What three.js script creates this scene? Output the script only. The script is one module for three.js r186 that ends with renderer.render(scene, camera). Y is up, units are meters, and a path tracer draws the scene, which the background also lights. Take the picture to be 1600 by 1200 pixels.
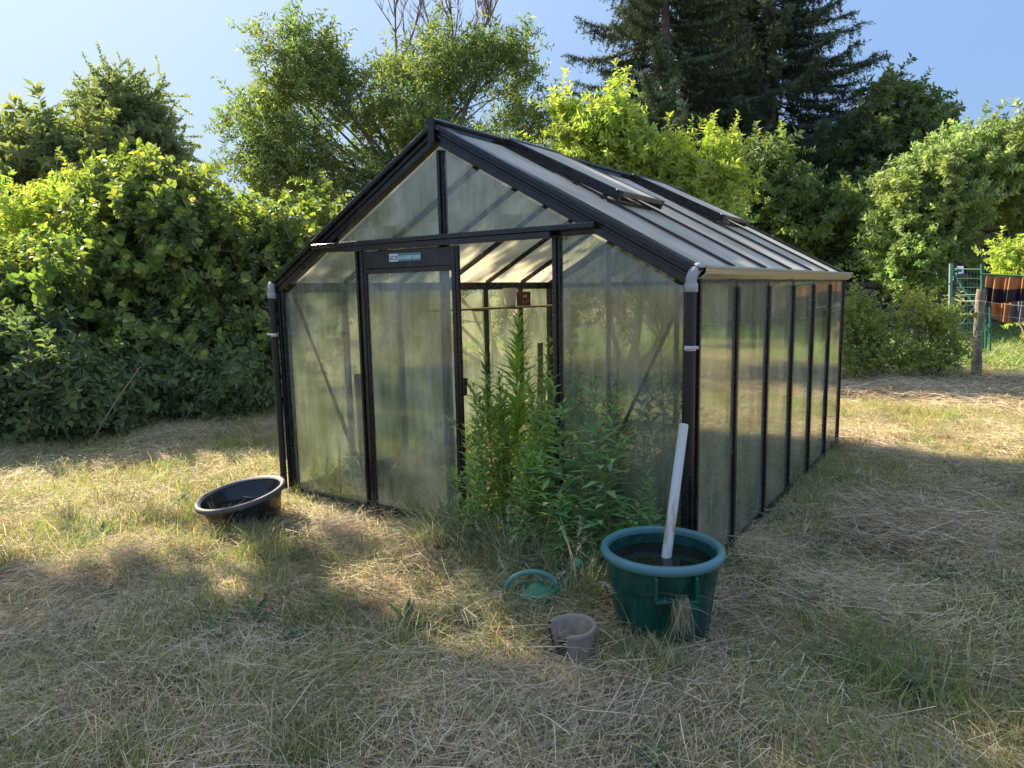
import * as THREE from 'three';
import { mergeGeometries as mergeSame } from 'three/addons/utils/BufferGeometryUtils.js';
import { RoundedBoxGeometry } from 'three/addons/geometries/RoundedBoxGeometry.js';
import { ImprovedNoise } from 'three/addons/math/ImprovedNoise.js';

// ---------------------------------------------------------------- camera, sky, sun, exposure
const scene = new THREE.Scene();
const CAM = { x: 4.5423, y: 1.5636, z: 3.3701, yaw: 0.6117, pitch: -0.1334, roll: -0.0197, f: 1090.97 };   // f in pixels of a 1600 x 1200 frame
const camera = new THREE.PerspectiveCamera(57.619, 4 / 3, 0.05, 400);
camera.position.set(CAM.x, CAM.y, CAM.z);
camera.rotation.set(CAM.pitch, CAM.yaw, CAM.roll, 'YXZ');
camera.updateMatrixWorld(true);
const SUN = new THREE.Vector3(-1, 0.73, -0.13).normalize();
{
  const w = 512, h = 256, data = new Float32Array(w * h * 4), d = new THREE.Vector3();
  const zen = [0.168, 0.222, 0.345], mid = [0.096, 0.172, 0.305], hor = [0.15, 0.215, 0.318], low = [0.2, 0.19, 0.14];
  for (let j = 0; j < h; j++) for (let i = 0; i < w; i++) {
    const el = ((j + 0.5) / h - 0.5) * Math.PI, az = ((i + 0.5) / w - 0.5) * 2 * Math.PI;
    d.set(Math.cos(el) * Math.cos(az), Math.sin(el), Math.cos(el) * Math.sin(az));
    const e = Math.max(0, Math.sin(el)), k = (j * w + i) * 4;
    const a = Math.pow(1 - Math.min(1, e / 0.42), 1.7), b = Math.min(1, Math.max(0, (e - 0.25) / 0.75));
    const g = Math.pow(Math.max(0, d.dot(SUN) * 0.5 + 0.5), 8);
    for (let c = 0; c < 3; c++) {
      let v = mid[c] + (hor[c] - mid[c]) * a + (zen[c] - mid[c]) * b;
      v = v * (0.92 + 0.12 * g) + [0.56, 0.49, 0.38][c] * g * 0.32;
      data[k + c] = el < 0 ? low[c] : v;
    }
    data[k + 3] = 1;
  }
  const t = new THREE.DataTexture(data, w, h, THREE.RGBAFormat, THREE.FloatType);
  t.mapping = THREE.EquirectangularReflectionMapping; t.magFilter = t.minFilter = THREE.LinearFilter; t.needsUpdate = true;
  scene.background = t; scene.environment = t;
}
const sun = new THREE.DirectionalLight(new THREE.Color(1, 0.86, 0.64), 5);
sun.position.copy(SUN).multiplyScalar(60); sun.castShadow = true;
Object.assign(sun.shadow.camera, { left: -30, right: 30, top: 30, bottom: -30, near: 1, far: 140 });
sun.shadow.mapSize.set(4096, 4096); sun.shadow.radius = 1;
scene.add(sun, sun.target);
const renderer = new THREE.WebGLRenderer({ antialias: true });
renderer.setSize(1024, 768);
renderer.toneMapping = THREE.LinearToneMapping;
renderer.toneMappingExposure = 3.1;
renderer.shadowMap.enabled = true;

// ---------------------------------------------------------------- helpers
function rng(seed) { let a = seed >>> 0; return () => { a = (a + 0x6d2b79f5) | 0; let t = Math.imul(a ^ (a >>> 15), 1 | a); t = (t + Math.imul(t ^ (t >>> 7), 61 | t)) ^ t; return ((t ^ (t >>> 14)) >>> 0) / 4294967296; }; }
const V = (x, y, z) => new THREE.Vector3(x, y, z);
const noise = new ImprovedNoise();
const fbm = (x, y, z = 0, o = 4) => { let s = 0, a = 0.5, f = 1; for (let i = 0; i < o; i++) { s += a * noise.noise(x * f + 7.3 * i, y * f + 3.1 * i, z * f); a *= 0.5; f *= 2.03; } return s; };
const lerp = (a, b, t) => a + (b - a) * t, clamp = (x, a, b) => Math.min(b, Math.max(a, x));
// a pixel of the photograph and a depth along the view axis -> a point
const cd = V(0, 0, -1).applyQuaternion(camera.quaternion), cr = V(1, 0, 0).applyQuaternion(camera.quaternion), cu = V(0, 1, 0).applyQuaternion(camera.quaternion);
const at = (px, py, depth) => camera.position.clone().addScaledVector(cd, depth).addScaledVector(cr, (px - 800) / CAM.f * depth).addScaledVector(cu, -(py - 600) / CAM.f * depth);
const taken = {};
function numbered(n) { const k = taken[n] = (taken[n] ?? -1) + 1; return k ? n + '_' + String(k).padStart(3, '0') : n; }
function tag(o, label, category, group, kind) { o.userData.label = label; o.userData.category = category; if (group) o.userData.group = group; if (kind) o.userData.kind = kind; return o; }
function thing(name, label, category, pos = [0, 0, 0], group) { const g = new THREE.Group(); g.name = numbered(name); g.position.set(...pos); scene.add(g); return tag(g, label, category, group); }
function part(name, geo, mat, parent) { const m = new THREE.Mesh(geo, mat); m.name = name; m.castShadow = m.receiveShadow = true; parent.add(m); return m; }
function single(name, geo, mat, label, category, group, kind) { const m = part(numbered(name), geo, mat, scene); return tag(m, label, category, group, kind); }
function structure(name, geo, mat) { const m = part(name, geo, mat, scene); m.userData.kind = 'structure'; return m; }
function instanced(name, geo, mat, list, parent, kind = 'stuff') {           // list of [matrix, color?]
  const m = new THREE.InstancedMesh(geo, mat, list.length); m.name = name; m.castShadow = m.receiveShadow = true;
  list.forEach(([mx, c], i) => { m.setMatrixAt(i, mx); if (c) m.setColorAt(i, c); });
  m.userData.kind = kind; parent.add(m); return m;
}
class Acc {
  constructor() { this.p = []; this.c = []; }
  tri(a, b, c, col) { this.p.push(a.x, a.y, a.z, b.x, b.y, b.z, c.x, c.y, c.z); for (let i = 0; i < 3; i++) this.c.push(...col); }
  quad(a, b, c, d, col) { this.tri(a, b, c, col); this.tri(a, c, d, col); }
  // a leaf: base, direction, up, length, width; folded along its midrib and bent at the tip
  leaf(o, d, up, len, wid, col, fold = 0.25, droop = 0.15) {
    const s = V().crossVectors(d, up).normalize(), n = V().crossVectors(s, d).normalize();
    const m = o.clone().addScaledVector(d, len * 0.42).addScaledVector(n, -droop * len * 0.25), t = o.clone().addScaledVector(d, len).addScaledVector(n, -droop * len);
    const l = m.clone().addScaledVector(s, wid / 2).addScaledVector(n, fold * wid / 2), r = m.clone().addScaledVector(s, -wid / 2).addScaledVector(n, fold * wid / 2);
    this.tri(o, m, l, col); this.tri(m, t, l, col); this.tri(o, r, m, col); this.tri(r, t, m, col);
  }
  // a thin blade of three segments
  blade(o, d, side, len, wid, bend, col) {
    const q = [o, o.clone().addScaledVector(d, len * 0.5).addScaledVector(bend, len * 0.12), o.clone().addScaledVector(d, len * 0.95).addScaledVector(bend, len * 0.5)];
    const w = [wid, wid * 0.8, wid * 0.15];
    for (let i = 0; i < 2; i++) this.quad(q[i].clone().addScaledVector(side, -w[i] / 2), q[i].clone().addScaledVector(side, w[i] / 2), q[i + 1].clone().addScaledVector(side, w[i + 1] / 2), q[i + 1].clone().addScaledVector(side, -w[i + 1] / 2), col);
  }
  geo() { const g = new THREE.BufferGeometry(); g.setAttribute('position', new THREE.Float32BufferAttribute(this.p, 3)); g.setAttribute('color', new THREE.Float32BufferAttribute(this.c, 3)); g.computeVertexNormals(); return g; }
}
function tube(pts, radii, seg = 6, cap = true) {
  const pos = [], uv = [], idx = [], n = pts.length; let side = V(1, 0.13, 0.07), len = 0;
  for (let i = 0; i < n; i++) {
    const t = pts[Math.min(n - 1, i + 1)].clone().sub(pts[Math.max(0, i - 1)]).normalize();
    if (Math.abs(t.dot(side)) > 0.95) side.set(0.1, 0.2, 1);
    side.addScaledVector(t, -t.dot(side)).normalize(); const b = V().crossVectors(t, side); const r = Array.isArray(radii) ? radii[i] : radii;
    if (i) len += pts[i].distanceTo(pts[i - 1]);
    for (let k = 0; k <= seg; k++) { const a = k / seg * Math.PI * 2, p = pts[i].clone().addScaledVector(side, Math.cos(a) * r).addScaledVector(b, Math.sin(a) * r); pos.push(p.x, p.y, p.z); uv.push(k / seg, len); }
  }
  for (let i = 0; i < n - 1; i++) for (let k = 0; k < seg; k++) { const a = i * (seg + 1) + k, b = a + seg + 1; idx.push(a, a + 1, b, b, a + 1, b + 1); }
  if (cap) for (const i of [0, n - 1]) { const c = pos.length / 3; pos.push(pts[i].x, pts[i].y, pts[i].z); uv.push(0.5, 0); for (let k = 0; k < seg; k++) idx.push(c, i * (seg + 1) + (i ? k : k + 1), i * (seg + 1) + (i ? k + 1 : k)); }
  const g = new THREE.BufferGeometry(); g.setAttribute('position', new THREE.Float32BufferAttribute(pos, 3)); g.setAttribute('uv', new THREE.Float32BufferAttribute(uv, 2)); g.setIndex(idx); g.computeVertexNormals(); return g;
}
// a straight bar with a chamfered rectangular section, width along `across`
function bar(p0, p1, w, d, across, ch = 0.004) {
  const x = p1.clone().sub(p0), len = x.length(); x.normalize();
  const y = across.clone().addScaledVector(x, -across.dot(x)).normalize(), z = V().crossVectors(x, y);
  const s = new THREE.Shape(), a = w / 2, b = d / 2;
  [[-a + ch, -b], [a - ch, -b], [a, -b + ch], [a, b - ch], [a - ch, b], [-a + ch, b], [-a, b - ch], [-a, -b + ch]].forEach(([u, v], i) => i ? s.lineTo(u, v) : s.moveTo(u, v));
  const g = new THREE.ExtrudeGeometry(s, { depth: len, bevelEnabled: false, steps: 1 });
  g.applyMatrix4(new THREE.Matrix4().makeBasis(y, z, x).setPosition(p0));
  return g;
}
const mergeGeometries = (list) => mergeSame(list.some((g) => !g.index) ? list.map((g) => g.index ? g.toNonIndexed() : g) : list);
const M4 = (pos, quat, s) => new THREE.Matrix4().compose(pos, quat, typeof s === 'number' ? V(s, s, s) : s);
const E4 = (x, y, z, o = 'XYZ') => new THREE.Quaternion().setFromEuler(new THREE.Euler(x, y, z, o));
function dataTex(w, h, fn, srgb = false) {
  const a = new Uint8Array(w * h * 4);
  for (let j = 0; j < h; j++) for (let i = 0; i < w; i++) { const c = fn(i / w, j / h, i, j); for (let k = 0; k < 3; k++) a[(j * w + i) * 4 + k] = clamp(c[k], 0, 1) * 255; a[(j * w + i) * 4 + 3] = 255; }
  const t = new THREE.DataTexture(a, w, h); t.wrapS = t.wrapT = THREE.RepeatWrapping; t.magFilter = THREE.LinearFilter; t.minFilter = THREE.LinearMipmapLinearFilter; t.generateMipmaps = true; if (srgb) t.colorSpace = THREE.SRGBColorSpace; t.needsUpdate = true; return t;
}
const std = (r, g, b, rough = 0.8, extra = {}) => new THREE.MeshStandardMaterial({ color: new THREE.Color().setRGB(r, g, b), roughness: rough, ...extra });
const phys = (o) => new THREE.MeshPhysicalMaterial(o);

// ---------------------------------------------------------------- materials
const leafMat = phys({ vertexColors: true, transmission: 0.55, roughness: 1, thickness: 0, side: THREE.DoubleSide });
const glossLeafMat = phys({ vertexColors: true, transmission: 0.55, roughness: 1, thickness: 0, clearcoat: 0.35, clearcoatRoughness: 0.38, side: THREE.DoubleSide });
const needleMat = phys({ vertexColors: true, transmission: 0.15, roughness: 1, thickness: 0, side: THREE.DoubleSide });
const strawMat = new THREE.MeshStandardMaterial({ vertexColors: true, roughness: 0.75, side: THREE.DoubleSide });
const barkTex = dataTex(128, 256, (u, v, i, j) => { const n = 0.5 + 0.9 * fbm(u * 14, v * 5, 1.3) + 0.25 * fbm(u * 60, v * 30, 4); return [0.19 * n + 0.06, 0.16 * n + 0.05, 0.13 * n + 0.04].map((x) => Math.pow(x, 0.9)); });
const barkMat = new THREE.MeshStandardMaterial({ map: barkTex, roughness: 0.95, bumpMap: barkTex, bumpScale: 0.02 });
const twigMat = std(0.16, 0.125, 0.1, 0.9);
const stemMat = std(0.17, 0.2, 0.07, 0.85);
const dryStemMat = std(0.3, 0.24, 0.14, 0.9);
const scuff = dataTex(256, 256, (u, v) => { const n = 0.42 + 0.5 * fbm(u * 12, v * 12, 9) + 0.35 * fbm(u * 60, v * 60, 2); return [n, n, n]; });
const grime = dataTex(256, 256, (u, v) => { const d = fbm(u * 70, v * 70, 3, 2), p = fbm(u * 6, v * 6, 7, 3), k = 0.012 + 0.012 * clamp(p + 0.3, 0, 1) + (d > 0.3 - 0.25 * clamp(p, -0.4, 0.6) ? 0.05 : 0); return [k, k, k * 1.12]; });
grime.repeat.set(2, 2);
const alu = new THREE.MeshStandardMaterial({ map: grime, roughness: 0.62, roughnessMap: scuff, metalness: 0 });
const aluBrown = std(0.035, 0.024, 0.02, 0.5);
const screwMat = std(0.6, 0.6, 0.62, 0.3, { metalness: 1 });

// ---------------------------------------------------------------- ground
const GH = { W: 3.3, L: 3.924, He: 1.65, Hr: 2.56, Hc: 1.8826, bay: 0.654 };
function groundY(x, z) {
  const near = 0.055 * fbm(x * 0.9, z * 0.9, 0.5, 3) + 0.06 * fbm(x * 3.3, z * 3.3, 8, 3);
  const far = 0.25 * fbm(x * 0.06, z * 0.06, 3, 2);
  const dx = Math.max(0, -x, x - GH.W), dz = Math.max(0, z, -GH.L - z), k = clamp(Math.hypot(dx, dz) / 0.8, 0.15, 1);
  const r = Math.hypot(x - 2, z + 1);
  return near * k + far * clamp((r - 9) / 12, 0, 1) - 0.012;
}
{
  const N = 300, pos = [], uv = [], idx = [];
  const warp = (t) => Math.sinh(t * 4.6) / Math.sinh(4.6) * 160;
  for (let j = 0; j <= N; j++) for (let i = 0; i <= N; i++) { const x = 2.4 + warp(i / N * 2 - 1), z = -0.5 + warp(j / N * 2 - 1); pos.push(x, groundY(x, z), z); uv.push(x, -z); }
  for (let j = 0; j < N; j++) for (let i = 0; i < N; i++) { const a = j * (N + 1) + i, b = a + N + 1; idx.push(a, b, a + 1, b, b + 1, a + 1); }
  const g = new THREE.BufferGeometry(); g.setAttribute('position', new THREE.Float32BufferAttribute(pos, 3)); g.setAttribute('uv', new THREE.Float32BufferAttribute(uv, 2)); g.setIndex(idx); g.computeVertexNormals();
  const tx = dataTex(1024, 1024, (u, v) => {
    const P = Math.PI * 2, cx = Math.cos(u * P), sx = Math.sin(u * P), cz = Math.cos(v * P), sz = Math.sin(v * P);
    const a = fbm(cx * 2 + cz * 1.3, sx * 2 + 5, sz * 2 + cz, 4), b = fbm(u * 90, v * 22, 3, 3) + fbm(u * 25, v * 100, 6, 3), k = clamp(0.5 + a * 1.3, 0, 1), f = 1 + b * 0.8;
    return [lerp(0.12, 0.24, k) * f, lerp(0.095, 0.175, k) * f, lerp(0.05, 0.1, k) * f];
  });
  tx.repeat.set(1 / 2.7, 1 / 2.7);
  structure('ground', g, new THREE.MeshStandardMaterial({ map: tx, roughness: 1, bumpMap: tx, bumpScale: 0.02 }));
}

const X0 = V(1, 0, 0), Y0 = V(0, 1, 0);
// ---------------------------------------------------------------- hay and grass
const rG = rng(11);
const blocked = (x, z, m = 0) => (x > -m && x < GH.W + m && z < m && z > -GH.L - m) || Math.hypot(x - 3.33, z - 0.48) < 0.25 + m || Math.hypot(x - 0.33, z - 0.57) < 0.24 + m || Math.hypot(x - 3.13, z - 0.93) < 0.05 + m || Math.hypot(x - 2.74, z - 0.62) < 0.14 + m;
const green = (x, z) => fbm(x * 0.55 + 3, z * 0.55, 2, 3) + 0.5 * fbm(x * 2.1, z * 2.1, 5, 2);
const pick = (r, list) => { let t = r() * list.reduce((s, a) => s + a[0], 0); for (const a of list) if ((t -= a[0]) <= 0) return a[1]; return list[0][1]; };
const tone = (c, r, k = 0.25) => { const m = 1 + (r() - 0.5) * 2 * k; return c.map((x) => x * m); };
const HAY = [[32, [0.72, 0.6, 0.39]], [22, [0.56, 0.47, 0.33]], [20, [0.6, 0.43, 0.22]], [16, [0.22, 0.155, 0.09]], [10, [0.36, 0.33, 0.12]]];
const GRASS = [[36, [0.15, 0.22, 0.05]], [30, [0.23, 0.28, 0.07]], [12, [0.1, 0.15, 0.04]], [14, [0.34, 0.3, 0.12]], [8, [0.44, 0.36, 0.22]]];
function hayPatch(seed, n, R, scale = 1) {
  const r = rng(seed), a = new Acc(), dir0 = r() * 6.28;
  for (let i = 0; i < n; i++) {
    const rad = R * Math.sqrt(r()) * (0.3 + 0.7 * r()), th = r() * 6.28, yaw = r() < 0.55 ? dir0 + (r() - 0.5) * 1.6 : r() * 6.28, pitch = (r() - 0.35) * 0.35;
    const d = V(Math.cos(yaw) * Math.cos(pitch), Math.sin(pitch), Math.sin(yaw) * Math.cos(pitch)), side = V(-Math.sin(yaw), (r() - 0.5) * 0.8, Math.cos(yaw)).normalize();
    const long = r() < 0.06, len = (long ? 0.2 + 0.28 * r() : 0.035 + 0.19 * Math.pow(r(), 1.6)) * scale;
    a.blade(V(Math.cos(th) * rad, 0.002 + r() * r() * 0.06 + (r() < 0.1 ? 0.03 : 0), Math.sin(th) * rad).addScaledVector(d, -len / 2), d, side, len, (0.0012 + 0.0016 * r() + (long ? 0.0006 : 0)) * scale, V((r() - 0.5), -0.35 * r(), (r() - 0.5)).multiplyScalar(0.5), tone(pick(r, HAY), r, 0.32));
  }
  return a.geo();
}
function tuft(seed, n, R, h0, h1, w, colors, lean = 0.5) {
  const r = rng(seed), a = new Acc();
  for (let i = 0; i < n; i++) {
    const rad = R * Math.sqrt(r()), th = r() * 6.28, yaw = r() * 6.28, ln = lean * r();
    const d = V(Math.cos(yaw) * ln, 1, Math.sin(yaw) * ln).normalize(), f = r() * 6.28;
    a.blade(V(Math.cos(th) * rad, -0.005, Math.sin(th) * rad), d, V(Math.cos(f), 0, Math.sin(f)), h0 + (h1 - h0) * r(), w * (0.7 + 0.6 * r()), V(Math.cos(yaw), -0.55, Math.sin(yaw)).multiplyScalar(0.3 + 0.9 * r()), tone(pick(r, colors), r, 0.3).map((x) => x * 1.5));
  }
  return a.geo();
}
{
  const variants = [0, 1, 2, 3, 4].map((k) => hayPatch(100 + k, 1850, 0.55)), lists = variants.map(() => []);
  const add = (x, z, s, sy) => { if (blocked(x, z, -0.02)) return; const q = E4((rG() - 0.5) * 0.12, rG() * 6.28, (rG() - 0.5) * 0.12), v = 0.8 + 0.4 * rG(); lists[Math.floor(rG() * 5)].push([M4(V(x, groundY(x, z) + 0.004, z), q, V(s, sy, s)), new THREE.Color(v, v * (0.95 + 0.07 * rG()), v * (0.86 + 0.2 * rG()))]); };
  for (let i = 0; i < 900; i++) { const x = lerp(-4.6, 8.5, rG()), z = lerp(-6.5, 3.1, rG()); if (green(x, z) > 0.2 && rG() < 0.75) continue; const m = 0.5 + 2.3 * clamp(0.45 + fbm(x * 1.3, z * 1.3, 4, 3) * 1.6, 0, 1); add(x, z, 0.75 + 0.5 * rG(), m); }
  for (let i = 0; i < 420; i++) { const x = lerp(-6, 13, rG()), z = lerp(-17, -6.3, rG()); if (z < -11 && rG() < 0.75) continue; add(x, z, 1.3 + 0.7 * rG(), 1.2 + 2.2 * rG()); }
  for (let i = 0; i < 330; i++) add(lerp(5.2, 12, rG()), lerp(-16.5, -6, rG()), 1.3 + 0.7 * rG(), 1.2 + 2 * rG());
  variants.forEach((g, k) => { const m = instanced(numbered('mown_hay'), g, strawMat, lists[k], scene); tag(m, ['long pale', 'short greyish', 'tangled tan', 'thin faded', 'loose brownish'][k] + ' mown hay stems scattered over the lawn', 'hay'); });
  // standing grass
  const gv = [0, 1, 2, 3].map((k) => tuft(200 + k, 90, 0.15, 0.04, 0.16, 0.0036, GRASS)), gl = gv.map(() => []);
  for (let i = 0; i < 7000; i++) {
    const x = lerp(-4.6, 8, rG()), z = lerp(-6.5, 3.1, rG()), g = green(x, z); if (blocked(x, z, 0.0) || g < -0.12 + 0.45 * (rG() - 0.5)) continue;
    const s = 0.55 + 0.8 * rG() * (1 + clamp(g, 0, 1)), v = 0.75 + 0.5 * rG(); gl[i % 4].push([M4(V(x, groundY(x, z), z), E4((rG() - 0.5) * 0.3, rG() * 6.28, (rG() - 0.5) * 0.3), V(s, s * (0.6 + 0.7 * rG()), s)), new THREE.Color(v * (0.9 + 0.35 * rG()), v, v * 0.9)]);
  }
  gv.forEach((g, k) => { const m = instanced(numbered('lawn_grass'), g, leafMat, gl[k], scene); tag(m, ['fresh green', 'yellowing', 'dark green', 'short stubbly'][k] + ' grass tufts regrowing through the cut hay', 'grass'); });
  const sv = [0, 1].map((k) => tuft(260 + k, 110, 0.1, 0.06, 0.17, 0.0034, [[30, [0.3, 0.24, 0.1]], [30, [0.22, 0.2, 0.07]], [25, [0.4, 0.32, 0.16]], [15, [0.12, 0.15, 0.05]]], 0.55)), sl = sv.map(() => []);
  for (let i = 0; i < 420; i++) { const x = lerp(-4.4, 7.5, rG()), z = lerp(-6, 2.9, rG()); if (blocked(x, z, 0.06)) continue; const s = 0.6 + 0.9 * rG(); sl[i % 2].push([M4(V(x, groundY(x, z), z), E4((rG() - 0.5) * 0.4, rG() * 6.28, (rG() - 0.5) * 0.4), V(s, s * (0.6 + 0.6 * rG()), s)), new THREE.Color().setScalar(0.75 + 0.5 * rG())]); }
  sv.forEach((g, k) => { const m = instanced(numbered('stubble_tuft'), g, strawMat, sl[k], scene); tag(m, ['brown', 'olive'][k] + ' stubble clumps left standing in the mown hay', 'grass'); });
  // broad leaved lawn weeds and dry fallen leaves
  const rosette = (seed, cols, n, up) => { const r = rng(seed), a = new Acc(); for (let k = 0; k < n; k++) { const th = k * 2.4 + r(); a.leaf(V(0, 0.006, 0), V(Math.cos(th), up * r(), Math.sin(th)).normalize(), Y0, 0.05 + 0.06 * r(), 0.018 + 0.016 * r(), tone(pick(r, cols), r), 0.3, 0.25 * r()); } return a.geo(); };
  const rv = [rosette(281, [[2, [0.12, 0.22, 0.06]], [1, [0.18, 0.27, 0.08]]], 13, 0.9), rosette(282, [[2, [0.15, 0.25, 0.08]], [1, [0.1, 0.17, 0.06]]], 9, 1.3)], rl = [[], []];
  for (let i = 0; i < 260; i++) { const x = lerp(-3.8, 6.5, rG()), z = lerp(-4.5, 2.9, rG()); if (!blocked(x, z, 0.05)) rl[i % 2].push([M4(V(x, groundY(x, z) + 0.02, z), E4(0, rG() * 6.28, 0), 0.6 + 0.9 * rG()), new THREE.Color().setScalar(0.8 + 0.4 * rG())]); }
  rv.forEach((g, k) => tag(instanced(numbered('lawn_weed'), g, leafMat, rl[k], scene), ['flat rosette', 'upright young'][k] + ' weed leaves sprouting through the hay', 'weeds'));
  const dl = new Acc(); dl.leaf(V(-0.025, 0, 0), X0, Y0, 0.05, 0.032, [0.5, 0.47, 0.42], 0.5, 0.2); const dll = [];
  for (let i = 0; i < 330; i++) { const x = lerp(-3, 5.5, rG()), z = lerp(-1.5, 2.9, rG()), c = 0.6 + 0.6 * rG(); if (!blocked(x, z, 0.02)) dll.push([M4(V(x, groundY(x, z) + 0.03 + 0.025 * rG(), z), E4((rG() - 0.5) * 1.6, rG() * 6.28, (rG() - 0.5) * 1.6), 0.5 + 0.7 * rG()), new THREE.Color(c, c * (0.85 + 0.18 * rG()), c * (0.7 + 0.35 * rG()))]); }
  tag(instanced('fallen_leaf', dl.geo(), leafMat, dll, scene), 'small pale dry leaves fallen over the mown hay', 'leaves');
  // the unmown meadow beyond the lawn
  const mv = [0, 1, 2].map((k) => tuft(300 + k, 240, 0.7, 0.12, 0.5, 0.014, [[40, [0.17, 0.26, 0.05]], [30, [0.24, 0.31, 0.07]], [20, [0.11, 0.18, 0.04]], [10, [0.36, 0.32, 0.14]]], 0.6)), ml = mv.map(() => []);
  for (let i = 0; i < 1500; i++) { const x = lerp(-7, 16, rG()), z = lerp(-32, -11.2, Math.pow(rG(), 0.8)); if (x > 5.4 && z > -16) continue; const s = 0.7 + 0.8 * rG(); ml[i % 3].push([M4(V(x, groundY(x, z) - 0.02, z), E4(0, rG() * 6.28, 0), V(s * 1.2, s * (0.5 + 0.5 * rG()), s * 1.2)), new THREE.Color().setScalar(0.8 + 0.4 * rG())]); }
  mv.forEach((g, k) => { const m = instanced(numbered('meadow_grass'), g, leafMat, ml[k], scene); tag(m, ['bright green', 'tall yellow green', 'seeding'][k] + ' uncut meadow grass beyond the fence post', 'grass'); });
}

// ---------------------------------------------------------------- greenhouse
const streak = (u, v, s) => clamp(0.5 + 0.9 * fbm(u * 30, v * 3.2, s, 4) + 0.5 * fbm(u * 3, v * 2, s + 5, 3), 0, 1);
function paneMaterial(seed, clear, rgb, rough, spread = 0.22, ior = 1.55) {
  const tr = dataTex(256, 512, (u, v) => { const fine = fbm(u * 110, v * 160, seed, 2), t = clear - spread * (streak(u, v * 2, seed) - 0.35) - (fine > 0.36 ? 0.14 : 0); return [t, t, t]; });
  const co = dataTex(256, 512, (u, v) => { const k = clamp(0.45 + 1.1 * fbm(u * 4, v * 5, seed + 9, 4) + 0.4 * fbm(u * 40, v * 8, seed + 2, 3), 0, 1), d = 1 - 0.32 * k; return [rgb[0] * d, rgb[1] * (d + 0.03 * k), rgb[2] * (d - 0.06 * k)]; });
  tr.repeat.set(1, 0.5); co.repeat.set(1, 0.5);
  return phys({ map: co, transmissionMap: tr, transmission: 1, roughness: rough, thickness: 0, ior });
}
const frontGlass = [paneMaterial(1.7, 0.93, [0.91, 0.94, 0.9], 0.05, 0.15), paneMaterial(4.1, 0.95, [0.88, 0.91, 0.87], 0.04, 0.16)];
const sideGlass = [0, 1, 2].map((k) => paneMaterial(8.3 + 3 * k, 0.985, [0.93, 0.9, 0.78], 0, 0.06, 2.9));
const algaeGlass = [0, 1, 2].map((k) => paneMaterial(31 + 3 * k, 0.93, [0.93, 0.96, 0.9], 0.05, 0.14));
const roofSheet = [0, 1].map((k) => paneMaterial(20 + 4 * k, 0.6, [0.94, 0.89, 0.81], 0.95, 0.1, 1.5));
roofSheet.forEach((m) => { m.specularIntensity = 0.15; });
function filmMaterial(seed, rgb, opacity) {                                // dried algae on the glass: scatters light through, leaves gaps
  const al = dataTex(256, 512, (u, v) => { const t = clamp(0.62 + 0.75 * (streak(u, v * 2, seed) - 0.45) + 0.5 * fbm(u * 3, v * 4, seed, 3) + (fbm(u * 100, v * 130, seed, 2) > 0.28 ? 0.3 : 0), 0.05, 1); return [t, t, t]; });
  al.repeat.set(1, 0.5);
  return phys({ color: new THREE.Color().setRGB(...rgb), alphaMap: al, transparent: true, opacity, transmission: 0.72, roughness: 1, thickness: 0, side: THREE.DoubleSide });
}
const goldFilm = filmMaterial(51, [0.88, 0.74, 0.44], 0.14), oliveFilm = filmMaterial(57, [0.7, 0.75, 0.62], 0.29), paleFilm = filmMaterial(63, [0.82, 0.84, 0.79], 0.25);
const gh = thing('greenhouse', 'black aluminium greenhouse with dirty glass panes and pale translucent roof', 'greenhouse');
function pane(name, pts, basis, mat, parent = gh, t = 0.004) {             // polygon in a plane given by origin and two axes
  const s = new THREE.Shape(); pts.forEach(([a, b], i) => i ? s.lineTo(a, b) : s.moveTo(a, b));
  const g = new THREE.ExtrudeGeometry(s, { depth: t, bevelEnabled: false, steps: 1 });
  const [o, ax, ay] = basis; g.applyMatrix4(new THREE.Matrix4().makeBasis(ax, ay, V().crossVectors(ax, ay)).setPosition(o));
  const uv = g.attributes.uv; const du = (o.z * 1.7 + o.x * 0.9) % 1; for (let i = 0; i < uv.count; i++) uv.setX(i, uv.getX(i) + du);
  const m = part(name, g, mat, parent), film = mat === sideGlass[0] || mat === sideGlass[1] || mat === sideGlass[2] ? goldFilm : algaeGlass.includes(mat) ? oliveFilm : frontGlass.includes(mat) ? paleFilm : null;
  if (film) { const f = new THREE.ShapeGeometry(s); f.applyMatrix4(new THREE.Matrix4().makeBasis(ax, ay, V().crossVectors(ax, ay)).setPosition(o.clone().addScaledVector(V().crossVectors(ax, ay), -0.003))); const fu = f.attributes.uv; for (let i = 0; i < fu.count; i++) fu.setX(i, fu.getX(i) + du * 1.7); part('algae_film', f, film, parent === gh ? m : parent); }
  return m;
}
const X = V(1, 0, 0), Y = V(0, 1, 0), Z = V(0, 0, 1);
const slope = (GH.Hr - GH.He) / (GH.W / 2), roofY = (x) => GH.He + slope * Math.min(x, GH.W - x);
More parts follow.
